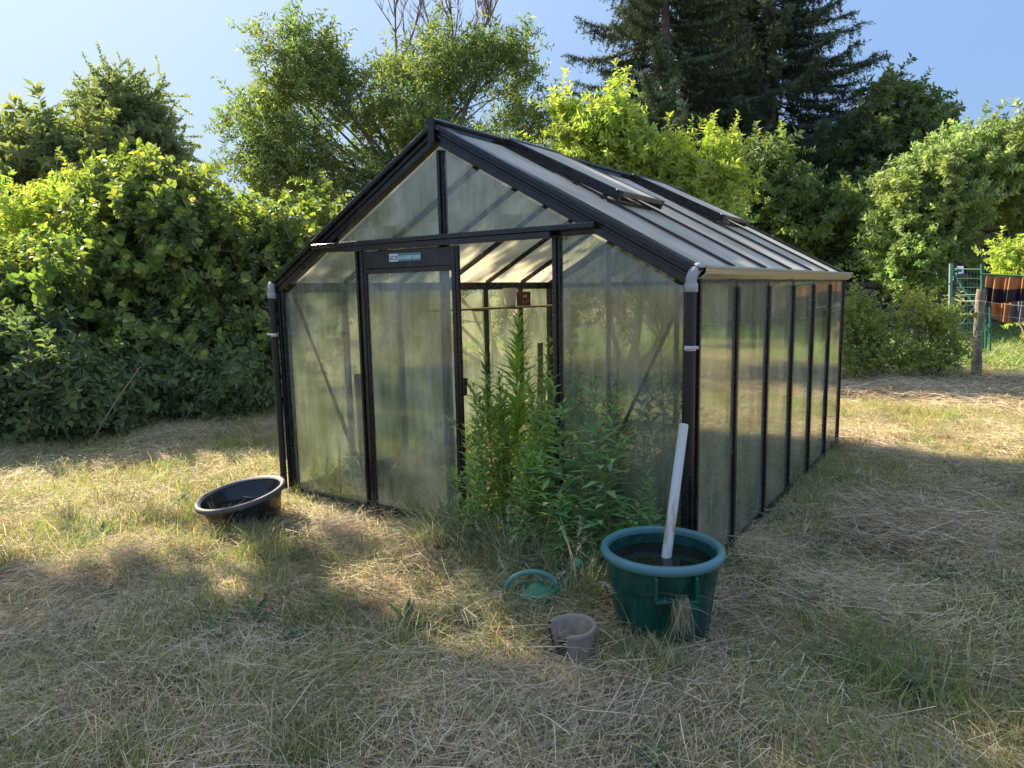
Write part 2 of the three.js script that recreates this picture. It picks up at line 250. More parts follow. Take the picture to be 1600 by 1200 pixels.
{
  const { W, L, He, Hr, Hc, bay } = GH, front = [V(0, 0, -0.03), X, Y], under = (x) => roofY(x) - 0.13;
  // --- posts and sills
  for (const [x, z] of [[0, 0], [W, 0], [0, -L], [W, -L]]) {
    const c = V(x + (x ? -0.034 : 0.034), 0, z + (z ? 0.034 : -0.034));
    part('corner_post', mergeGeometries([bar(V(c.x, -0.03, c.z), V(c.x, He - 0.02, c.z), 0.068, 0.068, X, 0.006), bar(V(c.x, -0.03, c.z + (z ? -0.04 : 0.04)), V(c.x, He - 0.03, c.z + (z ? -0.04 : 0.04)), 0.024, 0.016, X, 0.003), bar(V(c.x + (x ? 0.04 : -0.04), -0.03, c.z), V(c.x + (x ? 0.04 : -0.04), He - 0.03, c.z), 0.016, 0.024, X, 0.003)]), alu, gh);
  }
  part('base_sill', bar(V(0.07, 0.02, -0.034), V(1.66, 0.02, -0.034), 0.07, 0.05, Y), alu, gh);
  part('base_sill', bar(V(2.49, 0.02, -0.034), V(W - 0.07, 0.02, -0.034), 0.07, 0.05, Y), alu, gh);
  for (const x of [0.03, W - 0.03]) part('base_sill', bar(V(x, 0.025, -0.07), V(x, 0.025, -L + 0.07), 0.085, 0.05, Y), alu, gh);
  part('base_sill', bar(V(0.07, 0.02, -L + 0.034), V(W - 0.07, 0.02, -L + 0.034), 0.07, 0.05, Y), alu, gh);
  // --- front frame
  for (const x of [0.9, 1.655, 2.485]) part('mullion', mergeGeometries([bar(V(x, 0.0, -0.03), V(x, Hc - 0.03, -0.03), 0.05, 0.045, X), bar(V(x, 0.0, 0), V(x, Hc - 0.035, 0), 0.02, 0.016, X, 0.003)]), alu, gh);
  part('mullion', mergeGeometries([bar(V(1.66, Hc + 0.03, -0.03), V(1.66, Hr - 0.14, -0.03), 0.05, 0.045, X), bar(V(1.66, Hc + 0.03, 0), V(1.66, Hr - 0.14, 0), 0.02, 0.016, X, 0.003)]), alu, gh);
  part('cross_bar', bar(V(0.56, Hc, -0.02), V(2.74, Hc, -0.02), 0.055, 0.06, Y), alu, gh);
  part('door_track', mergeGeometries([bar(V(0.53, Hc + 0.012, 0.045), V(2.77, Hc + 0.012, 0.045), 0.03, 0.064, Y), bar(V(0.86, Hc - 0.022, 0.062), V(2.5, Hc - 0.022, 0.062), 0.036, 0.03, Y)]), alu, gh);
  part('door_guide', bar(V(0.93, 0.012, 0.045), V(2.46, 0.012, 0.045), 0.03, 0.03, Y), alu, gh);
  for (const z of [0, -L]) for (const s of [-1, 1]) {
    const ex = s < 0 ? 0 : W, n = V(s * slope, 1, 0).normalize(), a = V(ex, He, 0).addScaledVector(n, 0.02), b = V(W / 2, Hr, 0).addScaledVector(n, 0.02), dz = z ? -1 : 1, dir = b.clone().sub(a).normalize();
    a.addScaledVector(dir, -0.03);
    const lay = (off, dep, w, d) => bar(a.clone().addScaledVector(n, -off).setZ(z + dz * dep), b.clone().addScaledVector(n, -off).setZ(z + dz * dep), w, d, n);
    part('gable_rafter', mergeGeometries([lay(0.055, -0.012, 0.11, 0.06), lay(0.016, 0.03, 0.03, 0.026), lay(0.06, 0.024, 0.018, 0.014)]), alu, gh);
  }
  // --- corner braces and rear frame
  part('brace', bar(V(0.08, 1.6, -0.075), V(0.9, 0.06, -0.075), 0.02, 0.006, X, 0.001), alu, gh);
  part('brace', bar(V(W - 0.08, 1.55, -0.075), V(2.5, 0.04, -0.075), 0.02, 0.006, X, 0.001), alu, gh);
  part('brace', bar(V(0.075, 1.6, -0.1), V(0.075, 0.06, -bay - 0.02), 0.02, 0.006, Z, 0.001), alu, gh);
  for (const x of [0.825, 1.65, 2.475]) part('mullion', bar(V(x, 0.03, -L + 0.03), V(x, under(x) + 0.02, -L + 0.03), 0.045, 0.04, X), alu, gh);
  part('cross_bar', bar(V(0.07, He - 0.04, -L + 0.032), V(W - 0.07, He - 0.04, -L + 0.032), 0.05, 0.036, Y), alu, gh);
  // --- glass of the gables
  const F = (p, m, n = 'wall_pane') => pane(n, p, front, m);
  F([[0.06, 0.04], [0.885, 0.04], [0.885, Hc - 0.02], [0.62, Hc - 0.02], [0.06, under(0.06)]], frontGlass[0]);
  F([[0.915, 0.04], [1.64, 0.04], [1.64, Hc - 0.02], [0.915, Hc - 0.02]], frontGlass[1]);
  F([[2.5, 0.04], [W - 0.06, 0.04], [W - 0.06, under(W - 0.06)], [2.68, Hc - 0.02], [2.5, Hc - 0.02]], frontGlass[1]);
  F([[0.68, Hc + 0.02], [1.64, Hc + 0.02], [1.64, under(1.64)], [0.7, under(0.7)]], frontGlass[0], 'gable_pane');
  F([[1.68, Hc + 0.02], [2.6, Hc + 0.02], [2.6, under(2.6)], [1.68, under(1.68)]], frontGlass[0], 'gable_pane');
  const rear = [V(0, 0, -L + 0.028), X, Y];
  [[0.06, 0.81], [0.84, 1.635], [1.665, 2.46], [2.49, W - 0.06]].forEach(([a, b], k) => { pane('wall_pane', [[a, 0.05], [b, 0.05], [b, He - 0.06], [a, He - 0.06]], rear, algaeGlass[k % 3]); pane('gable_pane', [[a, He - 0.02], [b, He - 0.02], [b, under(b) + 0.02], [a, Math.max(He - 0.015, under(a) + 0.02)]], rear, frontGlass[k % 2]); });
  // --- side walls
  for (const x of [0, W]) {
    const s = x ? 1 : -1;
    for (let k = 1; k < 6; k++) part('side_glazing_bar', mergeGeometries([bar(V(x - s * 0.025, 0.04, -bay * k), V(x - s * 0.025, He - 0.06, -bay * k), 0.05, 0.034, X), bar(V(x + s * 0.008, 0.0, -bay * k), V(x + s * 0.008, He - 0.09, -bay * k), 0.016, 0.036, X, 0.004)]), alu, gh);
    for (let k = 0; k < 6; k++) {
      const z0 = -bay * k - (k ? 0.017 : 0.06), z1 = -bay * (k + 1) + (k < 5 ? 0.017 : 0.06);
      pane('wall_pane', [[0, 0.06], [z0 - z1, 0.06], [z0 - z1, He - 0.065], [0, He - 0.065]], s > 0 ? [V(x - 0.006, 0, z0), V(0, 0, -1), Y] : [V(x + 0.006, 0, z1), Z, Y], algaeGlass[k % 3]);
    }
    part('eave_beam', bar(V(x - s * 0.03, He - 0.035, -0.07), V(x - s * 0.03, He - 0.035, -L + 0.07), 0.075, 0.05, Y), alu, gh);
  }
  // --- roof
  part('ridge_beam', mergeGeometries([bar(V(W / 2, Hr - 0.045, 0.05), V(W / 2, Hr - 0.045, -L - 0.05), 0.11, 0.05, Y), bar(V(W / 2, Hr + 0.026, 0.05), V(W / 2, Hr + 0.026, -L - 0.05), 0.03, 0.075, Y, 0.012)]), alu, gh);
  const SL = Math.hypot(W / 2, Hr - He);
  for (const s of [-1, 1]) {
    const down = V(s * W / 2, He - Hr, 0).normalize(), n = V(s * (Hr - He), W / 2, 0).normalize(), top = V(W / 2, Hr, 0);
    for (let k = 1; k < 6; k++) {
      const o = top.clone().setZ(-bay * k), p = (d, h) => o.clone().addScaledVector(down, d).addScaledVector(n, h);
      part('roof_glazing_bar', mergeGeometries([bar(p(0.05, -0.025), p(SL - 0.02, -0.025), 0.036, 0.028, n), bar(p(0.05, 0.012), p(SL - 0.03, 0.012), 0.014, 0.03, n, 0.004)]), s > 0 ? aluBrown : alu, gh);
    }
    for (let k = 0; k < 6; k++) {
      const vent = s > 0 && (k === 1 || k === 4), z0 = -bay * k - (k ? 0.014 : 0.03), z1 = -bay * (k + 1) + (k < 5 ? 0.014 : 0.03), from = vent ? 0.96 : 0.045;
      const o = top.clone().addScaledVector(n, -0.004).setZ(s > 0 ? z1 : z0);
      pane('roof_panel', [[0, from], [z0 - z1, from], [z0 - z1, SL + 0.035], [0, SL + 0.035]], [o, s > 0 ? Z : V(0, 0, -1), down], roofSheet[k % 2]);
      if (vent) {
        const v = new THREE.Group(); v.name = 'roof_vent'; gh.add(v);
        const tilt = 0.035, dv = down.clone().multiplyScalar(Math.cos(tilt)).addScaledVector(n, Math.sin(tilt)), nv = n.clone().multiplyScalar(Math.cos(tilt)).addScaledVector(down, -Math.sin(tilt)), h0 = top.clone().addScaledVector(n, 0.045).addScaledVector(down, 0.05), q = (d, z, h = 0) => h0.clone().addScaledVector(dv, d).addScaledVector(nv, h).setZ(z);
        for (const z of [z0 + 0.012, z1 - 0.012]) part('vent_frame', bar(q(0, z, -0.012), q(0.96, z, -0.016), 0.06, 0.032, n), z === z0 + 0.012 ? alu : aluBrown, v);
        part('vent_frame', bar(q(0.945, z0 - 0.01), q(0.945, z1 + 0.01), 0.03, 0.03, n), std(0.11, 0.085, 0.05, 0.5), v);
        part('vent_frame', bar(q(0.01, z0 - 0.01), q(0.01, z1 + 0.01), 0.045, 0.035, n), alu, v);
        pane('vent_panel', [[0, 0.02], [z0 - z1 - 0.02, 0.02], [z0 - z1 - 0.02, 0.93], [0, 0.93]], [q(0, z1 + 0.01, 0.008), Z, dv], roofSheet[0], v);
        part('vent_cross_bar', bar(top.clone().addScaledVector(down, 0.945).addScaledVector(n, 0.004).setZ(z0), top.clone().addScaledVector(down, 0.945).addScaledVector(n, 0.004).setZ(z1), 0.03, 0.03, n), alu, gh);
        for (const d of [0.02, 0.93]) { const sc = part('screw', new THREE.SphereGeometry(0.007, 8, 6), screwMat, v); sc.position.copy(q(d, z0 + 0.034, 0.012)); }
      }
    }
    part('roof_edge_strip', bar(top.clone().addScaledVector(down, SL + 0.03).addScaledVector(n, -0.022).setZ(0.0), top.clone().addScaledVector(down, SL + 0.03).addScaledVector(n, -0.022).setZ(-L), 0.02, 0.03, n), aluBrown, gh);
  }
  // --- gutters, elbows, downpipes
  for (const x of [0, W]) {
    const s = x ? 1 : -1, sh = new THREE.Shape();
    [[0, 0.0], [0.062, 0.012], [0.066, 0.006], [0.066, -0.002], [0.058, -0.004], [0.054, -0.03], [0.03, -0.05], [0.006, -0.056], [0, -0.056], [0, -0.05], [0.028, -0.044], [0.049, -0.026], [0.053, 0.002], [0, -0.008]].forEach(([a, b], i) => i ? sh.lineTo(a, b) : sh.moveTo(a, b));
    const g = new THREE.ExtrudeGeometry(sh, { depth: L + 0.05, bevelEnabled: false }); if (s < 0) g.rotateY(Math.PI); g.translate(x + s * 0.003, He + 0.005, s < 0 ? 0.02 : -L - 0.03);
    part('gutter', g, new THREE.MeshStandardMaterial({ color: new THREE.Color().setRGB(0.42, 0.4, 0.32), roughness: 0.38, metalness: 0.7 }), gh);
    const ex = x + s * 0.008, grey = std(0.4, 0.39, 0.4, 0.55), cv = [];
    for (let i = 0; i <= 8; i++) { const a = i / 8 * Math.PI / 2; cv.push(V(ex - (s > 0 ? 0.03 : -0.03) * (1 - Math.cos(a)) * 0.6, He - 0.075 + 0.05 * Math.cos(a) + 0.03, 0.045 - 0.055 * 0 + (-0.055 + 0.055 * Math.sin(a)))); }
    cv.push(cv[8].clone().add(V(0, -0.055, 0)));
    part('pipe_elbow', mergeGeometries([tube(cv, 0.027, 14), tube([cv[9].clone().add(V(0, 0.03, 0)), cv[9].clone().add(V(0, -0.012, 0))], 0.033, 14)]), grey, gh);
    const bx = cv[9].x, bz = cv[9].z;
    part('downpipe', tube([V(bx, He - 0.1, bz), V(bx, s > 0 ? 0.62 : 0.06, bz)], 0.025, 14), std(0.012, 0.012, 0.014, 0.45), gh);
    part('pipe_clip', mergeGeometries([tube([V(bx, 1.25, bz), V(bx, 1.275, bz)], 0.027, 14), bar(V(bx - s * 0.02, 1.262, bz + 0.026), V(bx + s * 0.05, 1.27, bz + 0.028), 0.014, 0.01, Y, 0.002)]), std(0.6, 0.6, 0.62, 0.5), gh);
  }
  // --- sliding door
  const door = new THREE.Group(); door.name = 'door'; gh.add(door); const zd = 0.056, x0 = 1.0, x1 = 1.845;
  for (const x of [x0 + 0.03, x1 - 0.026]) part('stile', mergeGeometries([bar(V(x, 0.03, zd), V(x, Hc - 0.045, zd), 0.052, 0.03, X), bar(V(x, 0.03, zd + 0.018), V(x, Hc - 0.05, zd + 0.018), 0.018, 0.008, X, 0.002)]), alu, door);
  part('header_panel', bar(V(x0 + 0.056, Hc - 0.105, zd), V(x1 - 0.052, Hc - 0.105, zd), 0.115, 0.02, Y), alu, door);
  part('rail', bar(V(x0 + 0.056, Hc - 0.178, zd), V(x1 - 0.052, Hc - 0.178, zd), 0.03, 0.034, Y), alu, door);
  part('rail', bar(V(x0 + 0.056, 0.07, zd), V(x1 - 0.052, 0.07, zd), 0.075, 0.03, Y), alu, door);
  pane('door_pane', [[x0 + 0.05, 0.1], [x1 - 0.05, 0.1], [x1 - 0.05, Hc - 0.19], [x0 + 0.05, Hc - 0.19]], [V(0, 0, zd - 0.002), X, Y], frontGlass[0], door);
  part('handle', new RoundedBoxGeometry(0.022, 0.11, 0.03, 2, 0.006).translate(x1 + 0.008, 0.98, zd - 0.01), alu, door);
  const cvs = document.createElement('canvas'); cvs.width = 512; cvs.height = 96; const c = cvs.getContext('2d');
  c.fillStyle = '#5c8a92'; c.fillRect(0, 0, 512, 96); c.fillStyle = '#d5e2ea'; c.fillRect(0, 0, 140, 96);
  c.fillStyle = '#33464f'; c.font = 'bold 74px sans-serif'; c.textBaseline = 'middle'; c.textAlign = 'center'; c.fillText('ACD', 70, 52, 128);
  c.fillStyle = '#e2f0f4'; c.font = 'bold 62px sans-serif'; c.fillText('ALU HOBBY SERRE', 324, 52, 352);
  const lt = new THREE.CanvasTexture(cvs); lt.colorSpace = THREE.SRGBColorSpace;
  part('name_plate', new THREE.PlaneGeometry(0.275, 0.05).translate(1.415, 1.786, zd + 0.0125), new THREE.MeshStandardMaterial({ map: lt, roughness: 0.4 }), door);
}

// ---------------------------------------------------------------- shelf and things inside the greenhouse
{
  const woodTex = dataTex(128, 128, (u, v) => { const n = 0.5 + 0.8 * fbm(u * 2, v * 30, 2, 3); return [0.2 * n + 0.09, 0.13 * n + 0.06, 0.09 * n + 0.045]; });
  const wood = new THREE.MeshStandardMaterial({ map: woodTex, roughness: 0.9 });
  const sh = thing('shelf', 'thin wooden shelf board along the greenhouse glass holding a white box', 'shelf', [0.17, 1.375, -2.75]);
  part('board', bar(V(0, 0, -1.05), V(0, 0.012, 1.2), 0.2, 0.018, X, 0.003), wood, sh);
  for (const z of [-0.95, -0.3, 0.36]) part('bracket', bar(V(0.07, -0.012, z + 0.06), V(-0.1, -0.012, z + 0.06), 0.02, 0.012, Z, 0.002), alu, sh);
  const cv = document.createElement('canvas'); cv.width = cv.height = 128; const c = cv.getContext('2d'); c.fillStyle = '#5a3a34'; c.fillRect(0, 0, 128, 128); c.fillStyle = '#e8e0dc'; c.font = 'bold 34px sans-serif'; c.fillText('LB', 62, 52); c.fillStyle = '#b57a5c'; c.fillRect(52, 84, 18, 22); c.fillStyle = '#d9cfc8'; c.fillRect(82, 96, 14, 10); c.fillRect(106, 78, 12, 10);
  const lt = new THREE.CanvasTexture(cv); lt.colorSpace = THREE.SRGBColorSpace;
  const q = Math.atan2(CAM.x - 0.15, CAM.z + 3.1);
  const carton = thing('carton', 'small brown printed carton standing on the wooden shelf', 'carton', [0.17, 1.391, -3.12]); carton.rotation.y = q - 0.1;
  part('box', new RoundedBoxGeometry(0.15, 0.155, 0.07, 1, 0.003).translate(0, 0.0785, 0), std(0.11, 0.06, 0.05, 0.7), carton);
  part('printed_face', new THREE.PlaneGeometry(0.142, 0.147).translate(0, 0.0785, 0.0365), new THREE.MeshStandardMaterial({ map: lt, roughness: 0.6 }), carton);
  const tubg = []; for (let i = 0; i <= 8; i++) tubg.push(new THREE.Vector2(0.055 + 0.02 * i / 8 + (i === 8 ? 0.006 : 0), 0.2 * i / 8));
  const w = thing('white_container', 'white plastic container tipped on the wooden shelf', 'container', [0.17, 1.39, -2.86]);
  part('body', new THREE.LatheGeometry([new THREE.Vector2(0, 0), ...tubg, new THREE.Vector2(0.068, 0.2), new THREE.Vector2(0.052, 0.012), new THREE.Vector2(0, 0.012)], 20), std(0.68, 0.69, 0.74, 0.5, { side: THREE.DoubleSide }), w); w.rotation.set(0, 0, 0);
  const stake = (x, z, h, lean, label, group) => { const t = thing('wooden_stake', label, 'stake', [x, -0.03, z], group); const r = rng(x * 1000 | 0), pts = [], rad = []; for (let i = 0; i <= 6; i++) { pts.push(V(lean * i / 6 + (r() - 0.5) * 0.006, h * i / 6, (r() - 0.5) * 0.006)); rad.push(0.036 - 0.004 * r()); } part('pole', tube(pts, rad, 9), barkMat, t); };
  stake(0.34, -0.5, 0.95, -0.03, 'weathered grey wooden stake standing behind the braced glass pane');
  stake(0.5, -2.9, 1.03, 0.02, 'brown wooden stake standing among weeds below the shelf');
}

// ---------------------------------------------------------------- tubs, can, pot, pipe
{
  // green rain barrel
  const t = thing('green_bucket', 'round green plastic bucket with sky reflection painted into its rim and dark water', 'bucket', [3.33, -0.015, 0.47]);
  const gm = std(0.012, 0.085, 0.066, 0.48, { roughnessMap: scuff }), skySheenRimM = std(0.09, 0.22, 0.23, 0.32);  // rim colour lightened to pale teal: reflected sky painted in
  const worn = dataTex(512, 256, (u, v) => { const n = fbm(u * 26, v * 7, 4, 4), sc = fbm(u * 120, v * 9, 12, 2), m = clamp(0.8 + 0.9 * n + (sc > 0.34 ? 0.7 : 0), 0.3, 2), d = clamp(fbm(u * 40, v * 30, 21, 3) * 2.4 - 0.25, 0, 1) * 0.6; return [lerp(0.012 * m, 0.2, d * 0.35), lerp(0.085 * m, 0.17, d * 0.35), lerp(0.066 * m, 0.12, d * 0.35)]; });
  const P = (a) => a.map(([r, y]) => new THREE.Vector2(r, y));
  const body = new THREE.LatheGeometry(P([[0, 0], [0.198, 0], [0.205, 0.006], [0.238, 0.26], [0.246, 0.262], [0.256, 0.385], [0.248, 0.385], [0.234, 0.27], [0.198, 0.015], [0, 0.015]]), 64);
  part('body', body, new THREE.MeshStandardMaterial({ map: worn, roughness: 0.62, roughnessMap: scuff, side: THREE.DoubleSide }), t);
  part('rim', new THREE.LatheGeometry(P([[0.244, 0.378], [0.262, 0.366], [0.276, 0.37], [0.281, 0.386], [0.278, 0.401], [0.266, 0.41], [0.252, 0.409], [0.244, 0.398], [0.244, 0.378]]), 72), skySheenRimM, t);
  for (let k = 0; k < 10; k++) { const a = 0.3 + k * Math.PI / 5; part('rib', bar(V(Math.cos(a) * 0.207, 0.012, Math.sin(a) * 0.207), V(Math.cos(a) * 0.2365, 0.255, Math.sin(a) * 0.2365), 0.012, 0.008, V(-Math.sin(a), 0, Math.cos(a)), 0.003), gm, t); }
  for (const a0 of [0.95, 0.95 + Math.PI]) {              // grip boxes below the rim: two cheeks and a lower lip
    const h = new THREE.Group(); h.name = 'grip'; t.add(h); h.rotation.y = -a0;
    for (const z of [-0.085, 0.085]) part('cheek', new RoundedBoxGeometry(0.05, 0.1, 0.014, 2, 0.004).translate(0.262, 0.318, z), gm, h);
    part('lip', new RoundedBoxGeometry(0.052, 0.016, 0.184, 2, 0.005).translate(0.262, 0.262, 0), gm, h);
  }
  const water = single('rain_water', new THREE.CircleGeometry(0.246, 48).rotateX(-Math.PI / 2).translate(3.33, 0.316, 0.47), phys({ color: new THREE.Color().setRGB(0.012, 0.014, 0.009), roughness: 0.03, specularIntensity: 1, ior: 1.33 }), 'dark still rain water filling the green bucket', 'water');
  const pipeM = (() => { const tx = dataTex(64, 256, (u, v) => { const k = clamp(fbm(u * 6, v * 9, 3) * 1.6 + 0.75 - Math.abs(v - 0.47) * 7, 0, 1), n = 0.9 + 0.2 * fbm(u * 30, v * 40, 8); return [lerp(0.68, 0.42, k) * n, lerp(0.67, 0.28, k) * n, lerp(0.64, 0.14, k) * n]; }); return new THREE.MeshStandardMaterial({ map: tx, roughness: 0.45 }); })();
  const p0 = V(3.345, 0.03, 0.555), p1 = V(3.283, 0.885, 0.1), cyl = new THREE.CylinderGeometry(0.0235, 0.0235, p0.distanceTo(p1), 20, 1, true);
  const dir = p1.clone().sub(p0).normalize(), pg = thing('white_pipe', 'white plastic pipe with rusty stain leaning out of the green bucket', 'pipe', p0.toArray()); pg.quaternion.setFromUnitVectors(Y, dir);
  part('outer_wall', cyl.translate(0, p0.distanceTo(p1) / 2, 0), pipeM, pg);
  const ring = new THREE.LatheGeometry(P([[0.0235, 0], [0.0235, 0.002], [0.0205, 0.002], [0.0205, -0.3]]), 20); part('cut_end', ring.translate(0, p0.distanceTo(p1), 0), std(0.6, 0.6, 0.62, 0.5, { side: THREE.DoubleSide }), pg);
  // bundle of hay hanging from the grip
  const r = rng(77), a = new Acc(), hx = 3.33 + Math.cos(0.95) * 0.285, hz = 0.47 + Math.sin(0.95) * 0.285;
  for (let i = 0; i < 120; i++) { const o = V((r() - 0.5) * 0.06 + 0.02, 0.27 + (r() - 0.3) * 0.03, (r() - 0.5) * 0.09 + 0.0), d = V((r() - 0.5) * 0.55 + 0.02, -1 + 0.3 * r() * r(), (r() - 0.5) * 0.55 + 0.04).normalize(); a.blade(o, d, V(r() - 0.5, 0, r() - 0.5).normalize(), 0.08 + 0.15 * r(), 0.0026, V((r() - 0.5) * 0.6, 0, (r() - 0.5) * 0.6), tone(pick(r, [[3, [0.42, 0.31, 0.17]], [2, [0.34, 0.3, 0.2]], [1, [0.2, 0.22, 0.09]]]), r)); }
  for (let i = 0; i < 14; i++) { const yaw = r() * 6.28; a.blade(V((r() - 0.5) * 0.1, 0.275, (r() - 0.5) * 0.1), V(Math.cos(yaw), (r() - 0.4) * 0.7, Math.sin(yaw)).normalize(), V(0, 0, 1), 0.1 + 0.1 * r(), 0.0028, V(0, -0.5, 0), tone([0.44, 0.38, 0.22], r)); }
  const hb = single('hay_bundle', a.geo(), strawMat, 'bundle of dry hay hanging from the grip of the green bucket', 'hay', null); hb.position.set(hx, -0.01, hz);

  // black tub, tilted
  const tubP = [0.2, 0.2, 0.56], tb = thing('black_tub', 'round black plastic tub tilted in the grass beside the corner post', 'tub', [0.3, 0.0, 0.57]);
  tb.quaternion.setFromAxisAngle(V(cd.x, 0, cd.z).normalize(), -0.155).premultiply(new THREE.Quaternion().setFromAxisAngle(V(cr.x, 0, cr.z).normalize(), 0.1));
  const bm = std(0.02, 0.02, 0.025, 0.55, { side: THREE.DoubleSide, roughnessMap: scuff });
  part('body', new THREE.LatheGeometry(P([[0, 0], [0.215, 0], [0.225, 0.008], [0.275, 0.2], [0.268, 0.2], [0.218, 0.014], [0, 0.014]]), 56), bm, tb);
  part('rim', new THREE.LatheGeometry(P([[0.266, 0.205], [0.268, 0.185], [0.29, 0.182], [0.305, 0.19], [0.306, 0.206], [0.298, 0.218], [0.282, 0.221], [0.266, 0.205]]), 60), std(0.075, 0.075, 0.088, 0.6), tb);
  tb.updateMatrixWorld(true);
  { // water lies level where the tilted wall holds it
    const inv = tb.matrixWorld.clone().invert(), pts = []; const wy = 0.1;
    for (let i = 0; i < 64; i++) { const an = i / 64 * 6.2832; let lo = 0, hi = 0.6; for (let k = 0; k < 30; k++) { const m = (lo + hi) / 2, q = V(0.3 + Math.cos(an) * m, wy, 0.57 + Math.sin(an) * m).applyMatrix4(inv); (q.y > 0.014 && Math.hypot(q.x, q.z) < 0.218 + 0.05 * (q.y - 0.014) / 0.186) ? lo = m : hi = m; } pts.push(V(0.3 + Math.cos(an) * lo, wy, 0.57 + Math.sin(an) * lo)); }
    const ac = new Acc(); for (let i = 0; i < 64; i++) ac.tri(V(0.3, wy, 0.57), pts[(i + 1) % 64], pts[i], [1, 1, 1]);
    single('tub_water', ac.geo(), phys({ color: new THREE.Color().setRGB(0.01, 0.011, 0.009), roughness: 0.04, ior: 1.33 }), 'dark water standing in the tilted black tub', 'water');
  }
  // watering can
  const cm = std(0.06, 0.23, 0.13, 0.5, { side: THREE.DoubleSide }), can = thing('watering_can', 'green plastic watering can sunk in long grass beside the bucket', 'watering can', [2.735, -0.02, 0.63]); can.rotation.y = 0.62; can.position.y = -0.045;
  const cb = new THREE.LatheGeometry(P([[0, 0.002], [0.1, 0.002], [0.108, 0.01], [0.102, 0.14], [0.108, 0.145], [0.106, 0.149], [0.098, 0.143], [0.104, 0.012], [0, 0.01]]), 32); part('body', cb, cm, can);
  const half = new THREE.LatheGeometry(P([[0.004, 0.182], [0.1, 0.146], [0.1, 0.143], [0.004, 0.179]]), 20, -0.9, 2.6); part('hood', half, cm, can);
  const hp = []; for (let i = 0; i <= 14; i++) { const u = i / 14, an = Math.PI * (0.98 - 0.98 * u); hp.push(V(Math.cos(an) * 0.13 - 0.02, 0.13 + Math.sin(an) * 0.1 + 0.012 * u, 0)); } hp.unshift(V(-0.128, 0.03, 0)); hp.push(V(0.098, 0.1, 0)); part('handle', tube(hp, 0.0135, 10), std(0.11, 0.29, 0.22, 0.5), can);
  part('spout', tube([V(0.07, 0.04, -0.03), V(0.13, 0.08, -0.09), V(0.2, 0.16, -0.16), V(0.22, 0.18, -0.18)], [0.026, 0.02, 0.015, 0.014], 12), cm, can);
  part('rose', new THREE.CylinderGeometry(0.034, 0.016, 0.04, 18).rotateZ(-0.75).rotateY(0.7).translate(0.232, 0.19, -0.19), std(0.11, 0.29, 0.22, 0.5), can);
  // pot half sunk in the hay
  const pt = thing('clay_pot', 'broken pale clay pot half buried in hay in front of the bucket', 'pot', [3.13, -0.045, 0.93]); pt.rotation.set(0.12, 2.2, -0.1); pt.scale.setScalar(0.9);
  const potTex = dataTex(128, 128, (u, v) => { const n = 1 + 0.5 * fbm(u * 12, v * 12, 5) + 0.3 * fbm(u * 50, v * 50, 2); return [0.33 * n, 0.265 * n, 0.215 * n]; });
  const wall = new THREE.LatheGeometry(P([[0.075, 0], [0.112, 0.2], [0.104, 0.205], [0.1, 0.2], [0.066, 0.012], [0, 0.012]]), 40, -1.9, 4.9); part('wall', wall, new THREE.MeshStandardMaterial({ map: potTex, roughness: 0.9, side: THREE.DoubleSide }), pt);
  part('rim', new THREE.LatheGeometry(P([[0.106, 0.185], [0.116, 0.187], [0.12, 0.21], [0.114, 0.216], [0.104, 0.214], [0.102, 0.2]]), 40, -1.75, 4.4), std(0.34, 0.27, 0.22, 0.85, { side: THREE.DoubleSide }), pt);
  part('soil', new THREE.CircleGeometry(0.088, 24).rotateX(-Math.PI / 2).translate(0, 0.11, 0), std(0.025, 0.02, 0.015, 1), pt);
}

// ---------------------------------------------------------------- weeds
function weedGeo(seed, h, o = {}) {
  const r = rng(seed), leaves = new Acc(), stems = [], { leafLen = 0.1, leafWid = 0.022, gap = 0.022, side = 3, up = 0.5, cols = [[4, [0.16, 0.3, 0.06]], [2, [0.22, 0.37, 0.07]], [1, [0.11, 0.2, 0.05]]], bushy = 0.5, rad = 0.005 } = o;
  const grow = (p0, d, len, rad, k) => {
    const pts = [], rads = []; let p = p0.clone(), dd = d.clone(); const n = Math.max(4, Math.ceil(len / 0.09));
    for (let i = 0; i <= n; i++) { pts.push(p.clone()); rads.push(rad * (1 - 0.75 * i / n)); dd.add(V((r() - 0.5) * 0.12, 0.03, (r() - 0.5) * 0.12)).normalize(); p.addScaledVector(dd, len / n); }
    stems.push(tube(pts, rads, 5));
    let a = r() * 6.28;
    for (let s = len * 0.08; s < len; s += gap * (0.6 + 0.8 * r()) * (k ? 1.3 : 1)) {
      const u = s / len, i = Math.min(n - 1, Math.floor(u * n)), q = pts[i].clone().lerp(pts[i + 1], u * n - i); a += 2.4;
      const prof = (u < 0.15 ? 0.5 + u * 3 : 1) * (1 - 0.62 * Math.pow(u, 3)) * (k ? 0.75 : 1), up2 = up + 0.9 * u * u, dir = V(Math.cos(a), up2 + (r() - 0.5) * 0.5, Math.sin(a)).normalize();
      leaves.leaf(q, dir, V(0, 1, 0.01), leafLen * prof * (0.7 + 0.6 * r()), leafWid * prof * (0.7 + 0.6 * r()), tone(pick(r, cols), r, 0.22).map((x, i) => x * [2.0, 1.75, 1.25][i]), 0.3, 0.1 + 0.35 * r());
    }
    if (k < 1) { const m = Math.round(bushy * side * 2); for (let j = 0; j < m; j++) { const u = 0.2 + 0.6 * r(), i = Math.floor(u * n), b = r() * 6.28; grow(pts[i], V(Math.cos(b), 1.1, Math.sin(b)).normalize(), len * (0.5 - 0.35 * u) * (0.7 + 0.5 * r()), rad * 0.6, k + 1); } }
  };
  grow(V(0, -0.03, 0), V((r() - 0.5) * 0.15, 1, (r() - 0.5) * 0.15).normalize(), h, rad, 0);
  return [mergeGeometries(stems), leaves.geo()];
}
